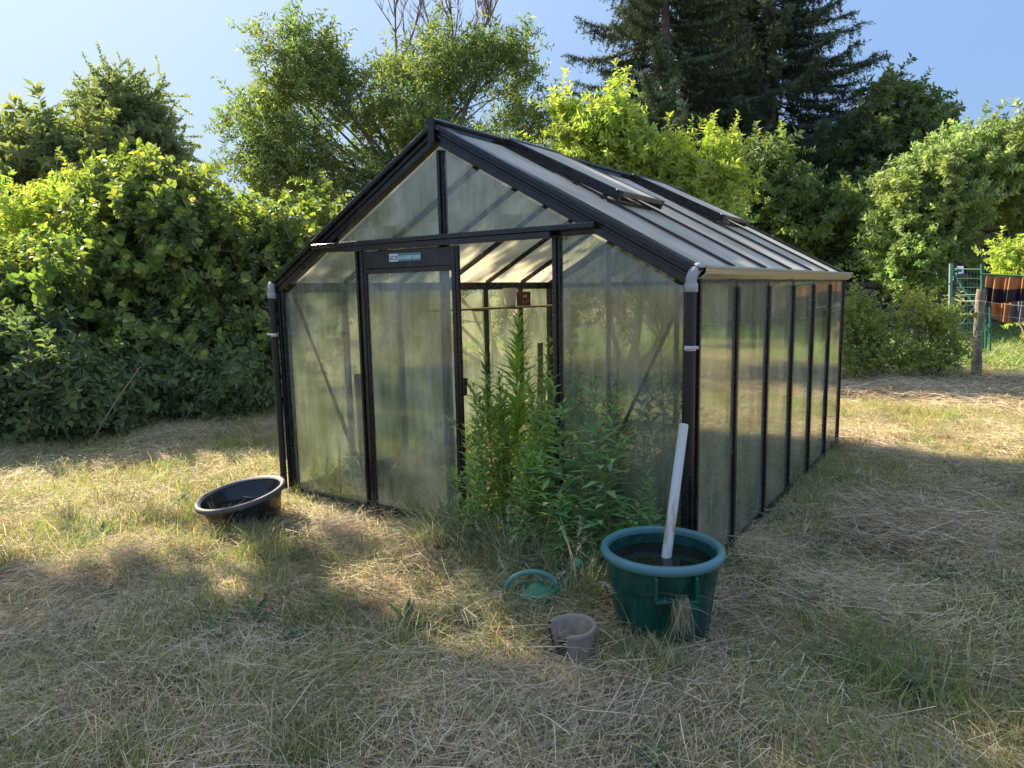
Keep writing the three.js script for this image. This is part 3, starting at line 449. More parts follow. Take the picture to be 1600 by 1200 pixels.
function plant(name, label, category, group, geos, pos, yaw, s, lm = leafMat, sm = stemMat, leafName = 'leaves') {
  const t = thing(name, label, category, pos, group); t.rotation.set((Math.sin(yaw * 7.1)) * 0.09, yaw, Math.cos(yaw * 5.3) * 0.09); t.scale.setScalar(s);
  part('stem', geos[0], sm, t); const l = part(leafName, geos[1], lm, t); l.userData.kind = 'stuff'; return t;
}
{
  const r = rng(5), tall = [1, 2, 3, 4].map((k) => weedGeo(400 + k, 1, { leafLen: 0.13, leafWid: 0.036, gap: 0.014, bushy: 0.9 }));
  const lush = [1, 2, 3].map((k) => weedGeo(420 + k, 0.95, { leafLen: 0.15, leafWid: 0.042, gap: 0.015, up: 0.25, bushy: 0.5, cols: [[4, [0.14, 0.29, 0.07]], [2, [0.18, 0.34, 0.08]], [1, [0.1, 0.2, 0.05]]] }));
  const sprout = weedGeo(431, 1.0, { leafLen: 0.15, leafWid: 0.034, gap: 0.0075, up: 0.75, bushy: 0.6, cols: [[3, [0.2, 0.38, 0.06]], [2, [0.26, 0.44, 0.08]]] });
  const yellow = [1, 2].map((k) => weedGeo(440 + k, 0.75, { leafLen: 0.065, leafWid: 0.03, gap: 0.01, bushy: 1.5, cols: [[3, [0.3, 0.3, 0.06]], [2, [0.22, 0.28, 0.06]], [1, [0.28, 0.21, 0.1]]] }));
  const dry = [1, 2, 3].map((k) => weedGeo(450 + k, 1.2, { leafLen: 0.055, leafWid: 0.02, gap: 0.01, bushy: 1.0, up: 0.1, cols: [[3, [0.24, 0.2, 0.13]], [2, [0.17, 0.15, 0.09]], [1, [0.2, 0.22, 0.1]]] }));
  const scatter = (name, label, cat, group, geos, list, sm) => list.forEach(([x, z, s], i) => plant(name, label, cat, group, geos[i % geos.length], [x, 0, z], r() * 6.28, s, leafMat, sm));
  plant('spire_weed', 'bright green spire of narrow leaves rising highest in the doorway', 'weed', null, sprout, [1.62, 0, -0.85], 1, 1.46);
  scatter('doorway_weed', 'leafy green weed crowding the open greenhouse doorway', 'weed', 'weeds in the greenhouse doorway', tall, [[1.78, -0.18, 0.86], [1.9, -0.4, 1.05], [2.05, -0.12, 0.8], [2.18, -0.3, 0.98], [2.33, -0.16, 0.9], [1.95, -0.75, 1.12], [2.25, -0.7, 1.05], [1.82, 0.06, 0.55], [2.02, 0.14, 0.6], [2.2, 0.1, 0.7], [2.36, 0.12, 0.78], [1.7, -0.5, 1.0], [2.42, -0.5, 0.95], [1.6, -1.2, 1.08], [2.0, -1.3, 0.95], [1.84, -0.26, 1.2], [2.0, -0.05, 1.05], [2.14, -0.2, 1.3], [2.28, -0.02, 1.08], [2.4, -0.28, 1.25], [1.92, 0.1, 0.82], [2.1, 0.2, 0.85], [2.3, 0.2, 0.9]]);
  scatter('front_weed', 'lush green willowherb weed growing against the outside of the glass', 'weed', 'weeds outside the right front pane', lush, [[2.56, 0.12, 1.05], [2.68, 0.16, 1.22], [2.8, 0.12, 1.1], [2.92, 0.14, 1.2], [2.48, 0.2, 0.8], [2.74, 0.24, 0.75], [3.0, 0.16, 0.7], [2.62, 0.26, 0.62], [2.4, 0.24, 0.6], [3.08, 0.12, 0.62]]);
  scatter('yellowing_weed', 'yellowing bushy weed among the green doorway weeds', 'weed', 'yellowing weeds in the doorway', yellow, [[2.1, -0.5, 1.15], [2.34, -0.42, 1.0], [1.86, -0.62, 0.9], [2.12, 0.02, 0.7], [2.26, -0.12, 1.1], [1.95, -0.2, 0.95], [2.4, -0.1, 0.9]]);
  scatter('dry_weed', 'tall brown dried weed stalk inside the greenhouse behind the glass', 'weed', 'dried weeds inside the greenhouse', dry, [[2.7, -0.35, 1.0], [2.88, -0.5, 1.12], [3.05, -0.4, 0.95], [2.95, -0.9, 1.1], [3.1, -1.2, 1.0], [2.6, -0.8, 0.95], [2.8, -1.4, 1.1], [3.0, -2.0, 1.05]], dryStemMat);
  scatter('inner_weed', 'green weed growing inside the greenhouse behind the braced pane', 'weed', 'green weeds inside the greenhouse', lush, [[2.62, -0.22, 0.95], [2.78, -0.3, 1.05], [2.95, -0.25, 0.9], [2.52, -0.55, 1.1], [2.85, -0.7, 1.15], [3.1, -0.7, 1.0], [2.4, -1.1, 1.0], [2.7, -1.7, 1.1], [3.05, -1.6, 1.05]]);
  const low = [1, 2].map((k) => weedGeo(460 + k, 0.32, { leafLen: 0.04, leafWid: 0.014, gap: 0.006, bushy: 2.2, cols: [[3, [0.07, 0.15, 0.05]], [2, [0.1, 0.19, 0.06]]] }));
  scatter('low_weed', 'low dense dark green weed behind the left front pane', 'weed', 'low weeds inside the left front pane', low, [[0.22, -0.18, 1.2], [0.38, -0.2, 1.3], [0.55, -0.22, 1.25], [0.7, -0.2, 1.0], [0.45, -0.4, 1.3], [0.25, -0.45, 1.2], [0.8, -0.35, 0.8], [0.14, -0.12, 0.9]]);
  // long grass round the foot of the greenhouse
  const lg = [0, 1, 2].map((k) => tuft(500 + k, 60, 0.07, 0.12, 0.42, 0.0042, [[40, [0.13, 0.2, 0.05]], [30, [0.2, 0.24, 0.09]], [30, [0.42, 0.36, 0.22]]], 0.45)), ll = lg.map(() => []);
  const put = (x, z, s) => ll[Math.floor(r() * 3)].push([M4(V(x, groundY(x, z), z), E4((r() - 0.5) * 0.3, r() * 6.28, (r() - 0.5) * 0.3), V(s, s * (0.7 + 0.5 * r()), s)), new THREE.Color().setScalar(0.8 + 0.4 * r())]);
  for (let i = 0; i < 46; i++) put(lerp(1.75, 3.08, r()), lerp(0.12, 0.42, r()), 0.7 + 0.7 * r());
  for (let i = 0; i < 26; i++) put(lerp(2.35, 3.0, r()), lerp(0.4, 0.9, r()), 0.5 + 0.4 * r());
  for (let i = 0; i < 26; i++) put(lerp(0.0, 1.9, r()), lerp(0.1, 0.3, r()), 0.35 + 0.3 * r());
  for (let i = 0; i < 16; i++) put(0.35 + (r() - 0.3) * 0.6, 0.75 + (r() - 0.5) * 0.25, 0.4 + 0.3 * r());
  for (let i = 0; i < 14; i++) put(3.4 + (r() - 0.5) * 0.5, 0.76 + r() * 0.08, 0.3 + 0.3 * r());
  for (let i = 0; i < 70; i++) put(lerp(0.1, 3.2, r()), lerp(-3.8, -0.2, r()), 0.6 + 0.6 * r());
  lg.forEach((g, k) => { const m = instanced(numbered('long_grass'), g, leafMat, ll[k], scene); tag(m, ['green', 'mixed', 'seeding'][k] + ' long grass standing round the foot of the greenhouse', 'grass'); });
  // grass stalks with drooping seed heads
  for (let i = 0; i < 16; i++) {
    const spots = [[2.3, 0.45], [2.5, 0.5], [2.62, 0.42], [2.85, 0.5], [2.95, 0.6], [3.02, 0.75], [2.4, 0.3], [1.72, 0.28], [1.6, 0.22], [2.1, 0.36], [2.75, 0.8], [2.9, 0.86], [3.36, 0.82], [2.2, 0.3], [2.55, 0.66], [1.95, 0.3]], [x, z] = spots[i];
    const h = 0.32 + 0.4 * r(), yaw = r() * 6.28, pts = [], ac = new Acc(); for (let k = 0; k <= 8; k++) { const u = k / 8; pts.push(V(Math.cos(yaw) * 0.16 * u * u * h * 2, h * (u - 0.16 * u * u * u), Math.sin(yaw) * 0.16 * u * u * h * 2)); }
    for (let k = 0; k < 46; k++) { const u = 0.8 + 0.2 * r(), j = Math.min(7, Math.floor(u * 8)), q = pts[j].clone().lerp(pts[j + 1], u * 8 - j); ac.leaf(q, V(r() - 0.5, 0.2 - r() * 0.7, r() - 0.5).normalize(), Y, 0.014 + 0.012 * r(), 0.004, tone([0.46, 0.41, 0.29], r), 0.2, 0); }
    const t = thing('grass_stalk', 'thin pale grass stalk with a feathery seed head near the doorway', 'grass', [x, groundY(x, z), z], 'seeding grass stalks by the greenhouse front');
    part('stem', tube(pts, [0.0016, 0.0016, 0.0015, 0.0014, 0.0013, 0.0012, 0.001, 0.0009, 0.0006], 4), dryStemMat, t); part('seed_head', ac.geo(), strawMat, t).userData.kind = 'stuff';
  }
  // leaning dead stem in the weeds left of the lawn
  const ds = at(140, 700, 7.5); ds.y = 0; const de = at(219, 573, 7.3), sub = de.clone().sub(ds), dt = thing('dead_stem', 'long dry brown stem leaning out of the nettles at the hedge foot', 'stem', ds.toArray());
  part('stem', tube([V(0, 0, 0), sub.clone().multiplyScalar(0.5).add(V(0, 0.03, 0)), sub], [0.009, 0.008, 0.006], 6), dryStemMat, dt);
  for (let k = 0; k < 9; k++) { const b = sub.clone().multiplyScalar(0.12 + 0.3 * r()); part('side_stem', tube([b, b.clone().add(V((r() - 0.5) * 0.8, (r() - 0.3) * 0.3, (r() - 0.5) * 0.6))], [0.004, 0.002], 4), dryStemMat, dt); }
}

// ---------------------------------------------------------------- trees and shrubs
class Leaves {                                                              // many two-faced leaves: four corners and one colour each
  constructor() { this.p = []; this.c = []; }
  leaf(o, d, up, len, wid, col, fold = 0.25, droop = 0.15) {
    if (this.round) {
      const s = V().crossVectors(d, up).normalize(), n = V().crossVectors(s, d).normalize(), t = o.clone().addScaledVector(d, len).addScaledVector(n, -droop * len);
      const e = (f, w, k) => { const q = o.clone().addScaledVector(d, len * f).addScaledVector(n, fold * wid * 0.5 - droop * len * f * f).addScaledVector(s, w * wid); return [q.x, q.y, q.z]; }, O = [o.x, o.y, o.z], T = [t.x, t.y, t.z];
      this.p.push(...O, ...e(0.25, 0.44), ...e(0.68, 0.4), ...T, ...O, ...T, ...e(0.68, -0.4), ...e(0.25, -0.44)); this.c.push(...col, ...col); return;
    }
    const s = V().crossVectors(d, up).normalize(), n = V().crossVectors(s, d).normalize(), m = o.clone().addScaledVector(d, len * 0.45).addScaledVector(n, fold * wid * 0.5), t = o.clone().addScaledVector(d, len).addScaledVector(n, -droop * len);
    this.p.push(o.x, o.y, o.z, m.x + s.x * wid / 2, m.y + s.y * wid / 2, m.z + s.z * wid / 2, t.x, t.y, t.z, m.x - s.x * wid / 2, m.y - s.y * wid / 2, m.z - s.z * wid / 2); this.c.push(...col);
  }
}
function bake(list, kinds) {                                               // list of [matrix, colour, kind] -> one geometry
  let n = 0; for (const e of list) n += kinds[e[2]].c.length / 3;
  const pos = new Float32Array(n * 12), col = new Float32Array(n * 12), idx = new Uint32Array(n * 6); let a = 0;
  for (const [m, c, k] of list) {
    const e = m.elements, P = kinds[k].p, C = kinds[k].c;
    for (let i = 0, L = C.length / 3; i < L; i++, a++) {
      for (let v = 0; v < 4; v++) {
        const q = i * 12 + v * 3, w = a * 12 + v * 3, x = P[q], y = P[q + 1], z = P[q + 2];
        pos[w] = e[0] * x + e[4] * y + e[8] * z + e[12]; pos[w + 1] = e[1] * x + e[5] * y + e[9] * z + e[13]; pos[w + 2] = e[2] * x + e[6] * y + e[10] * z + e[14];
        col[w] = C[i * 3] * c.r; col[w + 1] = C[i * 3 + 1] * c.g; col[w + 2] = C[i * 3 + 2] * c.b;
      }
      idx.set([a * 4, a * 4 + 2, a * 4 + 1, a * 4, a * 4 + 3, a * 4 + 2], a * 6);
    }
  }
  const g = new THREE.BufferGeometry(); g.setAttribute('position', new THREE.BufferAttribute(pos, 3)); g.setAttribute('color', new THREE.BufferAttribute(col, 3)); g.setIndex(new THREE.BufferAttribute(idx, 1)); bake.total = (bake.total || 0) + n; return g;
}
function sprig(seed, n, len, leafLen, leafWid, cols, o = {}) {           // a twig along +y with leaves
  const { spread = 0.9, droop = 0.3, fold = 0.25, face = 0.6, round = false } = o, r = rng(seed), a = new Leaves(); a.round = round;
  for (let i = 0; i < n; i++) {
    const u = 0.12 + 0.88 * (i + r()) / n, th = i * 2.4 + r(), d = V(Math.cos(th) * spread, 0.35 + 0.7 * u * r(), Math.sin(th) * spread).add(V((r() - 0.5) * 0.6, (r() - 0.5) * 0.6, (r() - 0.5) * 0.6)).normalize();
    const up = V((r() - 0.5) * face * 2, 1, (r() - 0.5) * face * 2).normalize();
    a.leaf(V(0, len * u, 0), d, up, leafLen * (0.65 + 0.6 * r()), leafWid * (0.65 + 0.6 * r()), tone(pick(r, cols), r, 0.2).map((x, i) => x * [1.75, 1.4, 1.1][i]), fold, droop * r());
  }
  return a;
}
// blobs: [centre, rx, ry, rz, tips]; each tip carries a few sprigs and, for some, a limb
function tree(name, label, category, group, base, o) {
  const { blobs, sprigs, per = 10, tipR = 0.35, size = 1, tint = [0.8, 0.4], hue = 0.12, mat = leafMat, trunkR = 0.12, fork = 0.35, limbs = 26, seed = 1, hang = 0, upw = 0.35, shell = 0.45, shoots = 0.12, stems = 1, bark = barkMat, lean = V(0, 0, 0) } = o;
  const t = thing(name, label, category, base.toArray(), group), r = rng(seed * 7919 + 13), tips = [], list = [];
  for (const [c, rx, ry, rz, n] of blobs) for (let i = 0; i < n; i++) {
    const d = V(r() * 2 - 1, r() * 2 - 1, r() * 2 - 1); if (d.length() > 1) { i--; continue; }
    const rad = Math.pow(r(), shell); d.normalize(); const bump = 0.84 + 0.95 * fbm(d.x * 2.4 + seed, d.y * 2.4, d.z * 2.4, 3) + (d.y > 0.1 && r() < shoots ? 0.28 * r() : 0);
    const p = V(c.x + d.x * rx * rad * bump, c.y + d.y * ry * rad * bump, c.z + d.z * rz * rad * bump); if (p.y < 0.15) p.y = 0.15 + r() * 0.3; tips.push([p, d]);
  }
  const q = new THREE.Quaternion(), ax = V();
  tips.forEach(([p, d]) => {
    const v0 = tint[0] + tint[1] * r(), h0 = (r() - 0.5) * hue;
    for (let k = 0; k < Math.max(1, Math.round(per * 0.2 + r() - 0.5)); k++) {
      const off = V(r() + r() - 1, (r() + r() - 1) * 0.8, r() + r() - 1).multiplyScalar(tipR * 0.6), dir = d.clone().multiplyScalar(0.7).add(V(r() - 0.5, r() - 0.5 + upw - hang, r() - 0.5).multiplyScalar(1.4)).normalize();
      q.setFromUnitVectors(Y, dir).multiply(new THREE.Quaternion().setFromAxisAngle(Y, r() * 6.28));
      const v = v0 * (0.85 + 0.3 * r()); list.push([M4(p.clone().add(off), q, size * (0.7 + 0.6 * r())), new THREE.Color(clamp(v * (1 + h0), 0, 2), v, v * (1 - h0 * 0.5)), Math.floor(r() * sprigs.length)]);
    }
  });
  const g = [], top = blobs[0][0];
  for (let s = 0; s < stems; s++) {
    const b0 = V((r() - 0.5) * 0.5 * (stems > 1), -0.06, (r() - 0.5) * 0.5 * (stems > 1)), e = stems > 1 ? tips[Math.floor(r() * tips.length)][0] : top.clone().add(lean), pts = [], rad = [];
    for (let i = 0; i <= 8; i++) { const u = i / 8; pts.push(b0.clone().lerp(e, u).add(V((r() - 0.5) * 0.12, 0, (r() - 0.5) * 0.12).multiplyScalar(i ? 1 : 0))); rad.push(trunkR * (1.25 - 0.95 * Math.pow(u, 0.8)) * (i ? 1 : 1.25)); }
    g.push(tube(pts, rad, 9));
    for (let k = 0; k < limbs / stems; k++) {
      const [p] = tips[Math.floor(r() * tips.length)], u = fork + (0.95 - fork) * r(), i = Math.floor(u * 8), s0 = pts[i], m = s0.clone().lerp(p, 0.5).add(V((r() - 0.5) * 0.3, 0.12 * s0.distanceTo(p), (r() - 0.5) * 0.3)), r0 = rad[i] * 0.45;
      g.push(tube(new THREE.QuadraticBezierCurve3(s0, m, p).getPoints(6), [1, 0.85, 0.7, 0.55, 0.4, 0.3, 0.18].map((w) => w * r0 + 0.003), 5, false));
    }
  }
  part('trunk', mergeGeometries(g), bark, t);
  part('crown', bake(list, sprigs), mat, t).userData.kind = 'stuff';
  return t;
}
const hazelCols = [[4, [0.12, 0.225, 0.034]], [3, [0.17, 0.29, 0.045]], [3, [0.085, 0.16, 0.03]], [1, [0.25, 0.33, 0.055]]];
const narrowCols = [[4, [0.1, 0.19, 0.055]], [3, [0.145, 0.25, 0.06]], [2, [0.085, 0.15, 0.05]], [1, [0.24, 0.32, 0.07]]];
const brightCols = [[4, [0.22, 0.37, 0.055]], [3, [0.29, 0.44, 0.07]], [2, [0.15, 0.27, 0.045]]];
const S = {
  hazel: [1, 2, 3].map((k) => sprig(600 + k, 17, 0.36, 0.082, 0.07, hazelCols, { droop: 0.4, face: 0.7, round: true })),
  nettle: [1, 2].map((k) => sprig(610 + k, 16, 0.34, 0.085, 0.05, [[3, [0.08, 0.16, 0.055]], [2, [0.1, 0.19, 0.065]], [1, [0.13, 0.22, 0.07]]], { droop: 0.5 })),
  narrow: [1, 2, 3].map((k) => sprig(620 + k, 15, 0.42, 0.12, 0.036, narrowCols, { droop: 0.4, spread: 0.75 })),
  bright: [1, 2, 3].map((k) => sprig(630 + k, 20, 0.42, 0.1, 0.052, brightCols, { droop: 0.35 })),
  mid: [1, 2].map((k) => sprig(640 + k, 22, 0.62, 0.17, 0.1, [[4, [0.11, 0.2, 0.045]], [3, [0.15, 0.25, 0.05]], [2, [0.08, 0.15, 0.04]]], { droop: 0.3 })),
  apple: [1, 2].map((k) => sprig(645 + k, 24, 0.55, 0.13, 0.08, [[4, [0.17, 0.3, 0.09]], [3, [0.22, 0.36, 0.11]], [2, [0.12, 0.22, 0.07]]], { droop: 0.3 })),
  far: [1, 2].map((k) => sprig(650 + k, 26, 1.0, 0.3, 0.18, [[4, [0.12, 0.2, 0.06]], [3, [0.17, 0.25, 0.07]]], { droop: 0.3 })),
  rose: [1, 2].map((k) => sprig(670 + k, 12, 0.3, 0.055, 0.034, [[4, [0.18, 0.29, 0.055]], [3, [0.24, 0.33, 0.07]], [2, [0.12, 0.2, 0.045]]], { droop: 0.4 })),
  birch: [1, 2].map((k) => sprig(660 + k, 40, 1.0, 0.12, 0.085, [[4, [0.14, 0.23, 0.09]], [3, [0.18, 0.27, 0.1]]], { droop: 0.6, spread: 0.4 })),
};
function cluster(seed, kinds, m, R) {                                       // a branchlet: several twigs side by side
  const r = rng(seed), out = new Leaves(), v = V();
  for (let k = 0; k < m; k++) {
    const d = V(r() - 0.5, r() - 0.2, r() - 0.5).normalize(), q = new THREE.Quaternion().setFromUnitVectors(Y, d).multiply(new THREE.Quaternion().setFromAxisAngle(Y, r() * 6.28)), mx = M4(V(r() + r() - 1, r() + r() - 1, r() + r() - 1).multiplyScalar(R), q, 0.8 + 0.5 * r()), src = kinds[k % kinds.length];
    for (let i = 0; i < src.p.length; i += 3) { v.set(src.p[i], src.p[i + 1], src.p[i + 2]).applyMatrix4(mx); out.p.push(v.x, v.y, v.z); } out.c.push(...src.c);
  }
  return out;
}
for (const [k, R] of [['hazel', 0.24], ['nettle', 0.17], ['narrow', 0.3], ['bright', 0.27], ['mid', 0.45], ['apple', 0.4], ['far', 0.7], ['birch', 0.45], ['rose', 0.16]]) S[k] = [1, 2, 3].map((j) => cluster(j * 31 + k.length, S[k], 5, R));
const B = (px, py, depth, rx, ry, rz, n, base) => { const p = at(px, py, depth); return [p.sub(base), rx, ry, rz, n]; };
const ground = (px, depth) => { const p = at(px, 600, depth); p.y = groundY(p.x, p.z); return p; };
{
  let b = ground(215, 9.8);
  tree('hazel_shrub', 'large round leaved hazel shrub, the tallest of the hedge beside the lawn', 'shrub', null, b, { seed: 1, sprigs: S.hazel, mat: glossLeafMat, shoots: 0.4, shell: 0.55, stems: 7, limbs: 42, trunkR: 0.035, per: 9, tipR: 0.28, blobs: [B(230, 400, 9.8, 1.25, 1.1, 1.0, 125, b), B(250, 540, 9.9, 1.7, 0.85, 1.1, 110, b), B(220, 310, 9.9, 0.6, 0.5, 0.6, 30, b), B(300, 365, 10, 0.6, 0.6, 0.6, 36, b)] });
  b = ground(390, 10.6);
  tree('hazel_shrub', 'dense dark hazel shrub behind the black tub and corner post', 'shrub', null, b, { seed: 2, sprigs: S.hazel, mat: glossLeafMat, shoots: 0.4, shell: 0.55, stems: 6, limbs: 36, trunkR: 0.03, per: 9, tipR: 0.28, blobs: [B(395, 420, 10.7, 1.15, 1.1, 1.0, 105, b), B(370, 540, 10.4, 1.5, 0.85, 0.9, 130, b), B(470, 430, 11.2, 1.2, 1.3, 1.0, 110, b)] });
  b = ground(50, 9.2);
  tree('hazel_shrub', 'yellowish hazel shrub rising behind the nettles', 'shrub', null, b, { seed: 3, sprigs: S.hazel, mat: glossLeafMat, shoots: 0.4, shell: 0.55, stems: 5, limbs: 30, trunkR: 0.03, per: 9, tipR: 0.28, hue: 0.3, blobs: [B(70, 470, 9.2, 1.2, 0.8, 0.9, 90, b), B(-40, 500, 9.0, 1.1, 0.9, 0.9, 80, b)] });
  b = ground(70, 7.9);
  tree('nettle_clump', 'tall blue green nettle clump at the foot of the hedge', 'nettles', null, b, { seed: 4, sprigs: S.nettle, stems: 12, limbs: 30, trunkR: 0.008, per: 9, tipR: 0.2, upw: 0.9, size: 1, bark: stemMat, blobs: [B(70, 610, 7.9, 0.75, 0.55, 0.6, 120, b), B(-40, 590, 7.7, 0.6, 0.65, 0.6, 80, b), B(135, 640, 7.8, 0.3, 0.35, 0.35, 30, b)] });
  b = ground(300, 9.0);
  tree('bramble_patch', 'low dark bramble patch in the deep shade under the hazels', 'bramble', null, b, { seed: 5, sprigs: S.nettle, stems: 8, limbs: 20, trunkR: 0.008, per: 8, tipR: 0.18, bark: stemMat, blobs: [B(300, 610, 9.1, 1.2, 0.35, 0.5, 90, b), B(400, 600, 9.6, 0.7, 0.35, 0.4, 50, b), B(200, 630, 8.5, 0.6, 0.35, 0.4, 50, b)] });
  b = ground(110, 15);
  tree('yellow_green_shrub', 'fine leaved yellow green shrub standing behind the hazel hedge', 'shrub', null, b, { seed: 6, sprigs: S.bright, size: 1.2, stems: 4, limbs: 26, trunkR: 0.05, per: 10, tipR: 0.4, hue: 0.3, blobs: [B(130, 345, 15, 1.4, 0.9, 1.2, 80, b), B(40, 385, 15, 1.5, 1.0, 1.2, 64, b), B(190, 400, 15, 1.6, 1.6, 1.2, 80, b)] });
  b = ground(90, 27);
  tree('round_tree', 'rounded hedgerow tree directly beside the weeping birch, behind the hazels', 'tree', 'far hedgerow trees', b, { seed: 7, sprigs: S.far, limbs: 26, trunkR: 0.2, per: 8, tipR: 0.8, blobs: [B(110, 265, 27, 1.9, 1.6, 1.8, 60, b), B(60, 290, 27, 1.7, 1.2, 1.6, 40, b), B(90, 370, 27, 3, 2, 2, 60, b)] });
  b = ground(10, 29);
  tree('round_tree', 'low rounded hedgerow tree far beyond the yellowish hazel', 'tree', 'far hedgerow trees', b, { seed: 8, sprigs: S.far, limbs: 20, trunkR: 0.2, per: 8, tipR: 0.8, blobs: [B(15, 300, 29, 2, 1.6, 1.8, 60, b), B(-60, 330, 29, 2.4, 1.8, 1.8, 50, b)] });
  b = ground(205, 30);
  tree('birch_tree', 'tall weeping birch tree rising above the hedge against the sky', 'tree', null, b, { seed: 9, sprigs: S.birch, limbs: 40, trunkR: 0.2, per: 10, tipR: 0.6, hang: 0.9, shoots: 0, blobs: [B(195, 155, 30, 1.2, 1.0, 1.0, 40, b), B(205, 195, 30, 1.6, 1.3, 1.4, 60, b), B(218, 245, 30, 1.8, 1.6, 1.5, 60, b), B(255, 250, 30, 0.6, 1.0, 0.8, 16, b)] });
  // narrow leaved tree with bare top
  b = ground(700, 17);
  const ch = tree('narrow_leaved_tree', 'spreading narrow leaved tree with dead bare branches above the greenhouse ridge', 'tree', null, b, { seed: 10, sprigs: S.narrow, limbs: 60, trunkR: 0.18, fork: 0.3, per: 9, tipR: 0.42, size: 1.05, hue: 0.25, lean: V(0, 0.3, 0), shell: 0.4,
    blobs: [B(640, 190, 17.00, 2.23, 1.76, 1.88, 140, b), B(480, 120, 16.76, 1.35, 1.17, 1.17, 71, b), B(420, 190, 16.76, 1.05, 0.93, 1.05, 37, b), B(470, 270, 16.41, 1.52, 1.05, 1.29, 80, b), B(390, 260, 16.41, 0.71, 0.59, 0.71, 15, b), B(785, 110, 17.24, 0.87, 0.93, 0.93, 33, b), B(700, 110, 17.00, 1.17, 0.93, 1.05, 41, b), B(580, 330, 16.41, 1.88, 1.17, 1.41, 80, b), B(820, 210, 17.35, 1.05, 1.17, 1.05, 37, b)] });
  { // the dead branches
    const r = rng(91), g = [], grow = (p, d, len, rad, k) => { const pts = [p.clone()], q = p.clone(), dd = d.clone(), n = 6, rads = [rad]; for (let i = 1; i <= n; i++) { dd.add(V((r() - 0.5) * 0.35, 0.05, (r() - 0.5) * 0.35)).normalize(); q.addScaledVector(dd, len / n); pts.push(q.clone()); rads.push(rad * (1 - 0.7 * i / n)); } g.push(tube(pts, rads, 5)); if (k < 3) for (let j = 0; j < (k ? 4 : 6); j++) { const u = 2 + Math.floor(r() * 5); grow(pts[Math.min(n, u)], dd.clone().add(V((r() - 0.5) * 1.7, 0.25, (r() - 0.5) * 1.7)).normalize(), len * (0.35 + 0.25 * r()), rad * 0.5, k + 1); } };
    for (const [x0, y0, x1, y1, rad] of [[620, 120, 575, -60, 0.04], [622, 110, 660, -50, 0.04], [700, 140, 720, -50, 0.045], [715, 110, 800, -60, 0.05], [690, 170, 660, 20, 0.035], [760, 130, 775, -40, 0.03], [735, 120, 745, -30, 0.03]]) { const p = at(x0, y0, 17.1).sub(b), e = at(x1, y1, 17.1).sub(b); grow(p, e.clone().sub(p).normalize(), p.distanceTo(e) * 0.75, rad, 0); }
    for (const [x, y] of [[620, 120], [705, 140], [745, 130]]) g.push(tube([V(0, 2.6, 0), at(680, 280, 17).sub(b), at(x, y, 17.1).sub(b)], [0.08, 0.06, 0.042], 6));
    part('dead_branches', mergeGeometries(g), twigMat, ch);
  }
  b = ground(990, 13);
  tree('bright_shrub', 'tall bright yellow green shrub growing right behind the greenhouse roof', 'shrub', null, b, { seed: 11, sprigs: S.bright, stems: 8, limbs: 60, trunkR: 0.05, per: 10, tipR: 0.3, hue: 0.2, upw: 0.7, shoots: 0.3,
    blobs: [B(1000, 310, 13.00, 1.46, 1.06, 0.75, 125, b), B(950, 230, 13.10, 0.70, 0.75, 0.43, 36, b), B(960, 180, 13.10, 0.31, 0.42, 0.26, 6, b), B(1120, 280, 12.90, 0.51, 0.73, 0.37, 24, b), B(1090, 345, 12.68, 0.82, 0.75, 0.56, 43, b), B(900, 280, 13.43, 0.82, 0.75, 0.50, 32, b), B(890, 200, 13.43, 0.37, 0.59, 0.26, 10, b), B(900, 385, 13.43, 1.65, 1.18, 0.63, 58, b), B(1060, 425, 12.90, 1.65, 1.02, 0.63, 58, b)] });
  b = ground(790, 14);
  tree('back_shrub', 'mixed green shrub filling the gap behind the greenhouse roof', 'shrub', null, b, { seed: 12, sprigs: S.narrow, stems: 6, limbs: 30, trunkR: 0.04, per: 9, tipR: 0.34, blobs: [B(760, 330, 13.6, 1.6, 1.4, 0.9, 100, b), B(620, 430, 13, 1.6, 1.4, 0.9, 90, b), B(850, 450, 14, 1.6, 1.4, 0.9, 80, b)] });
}
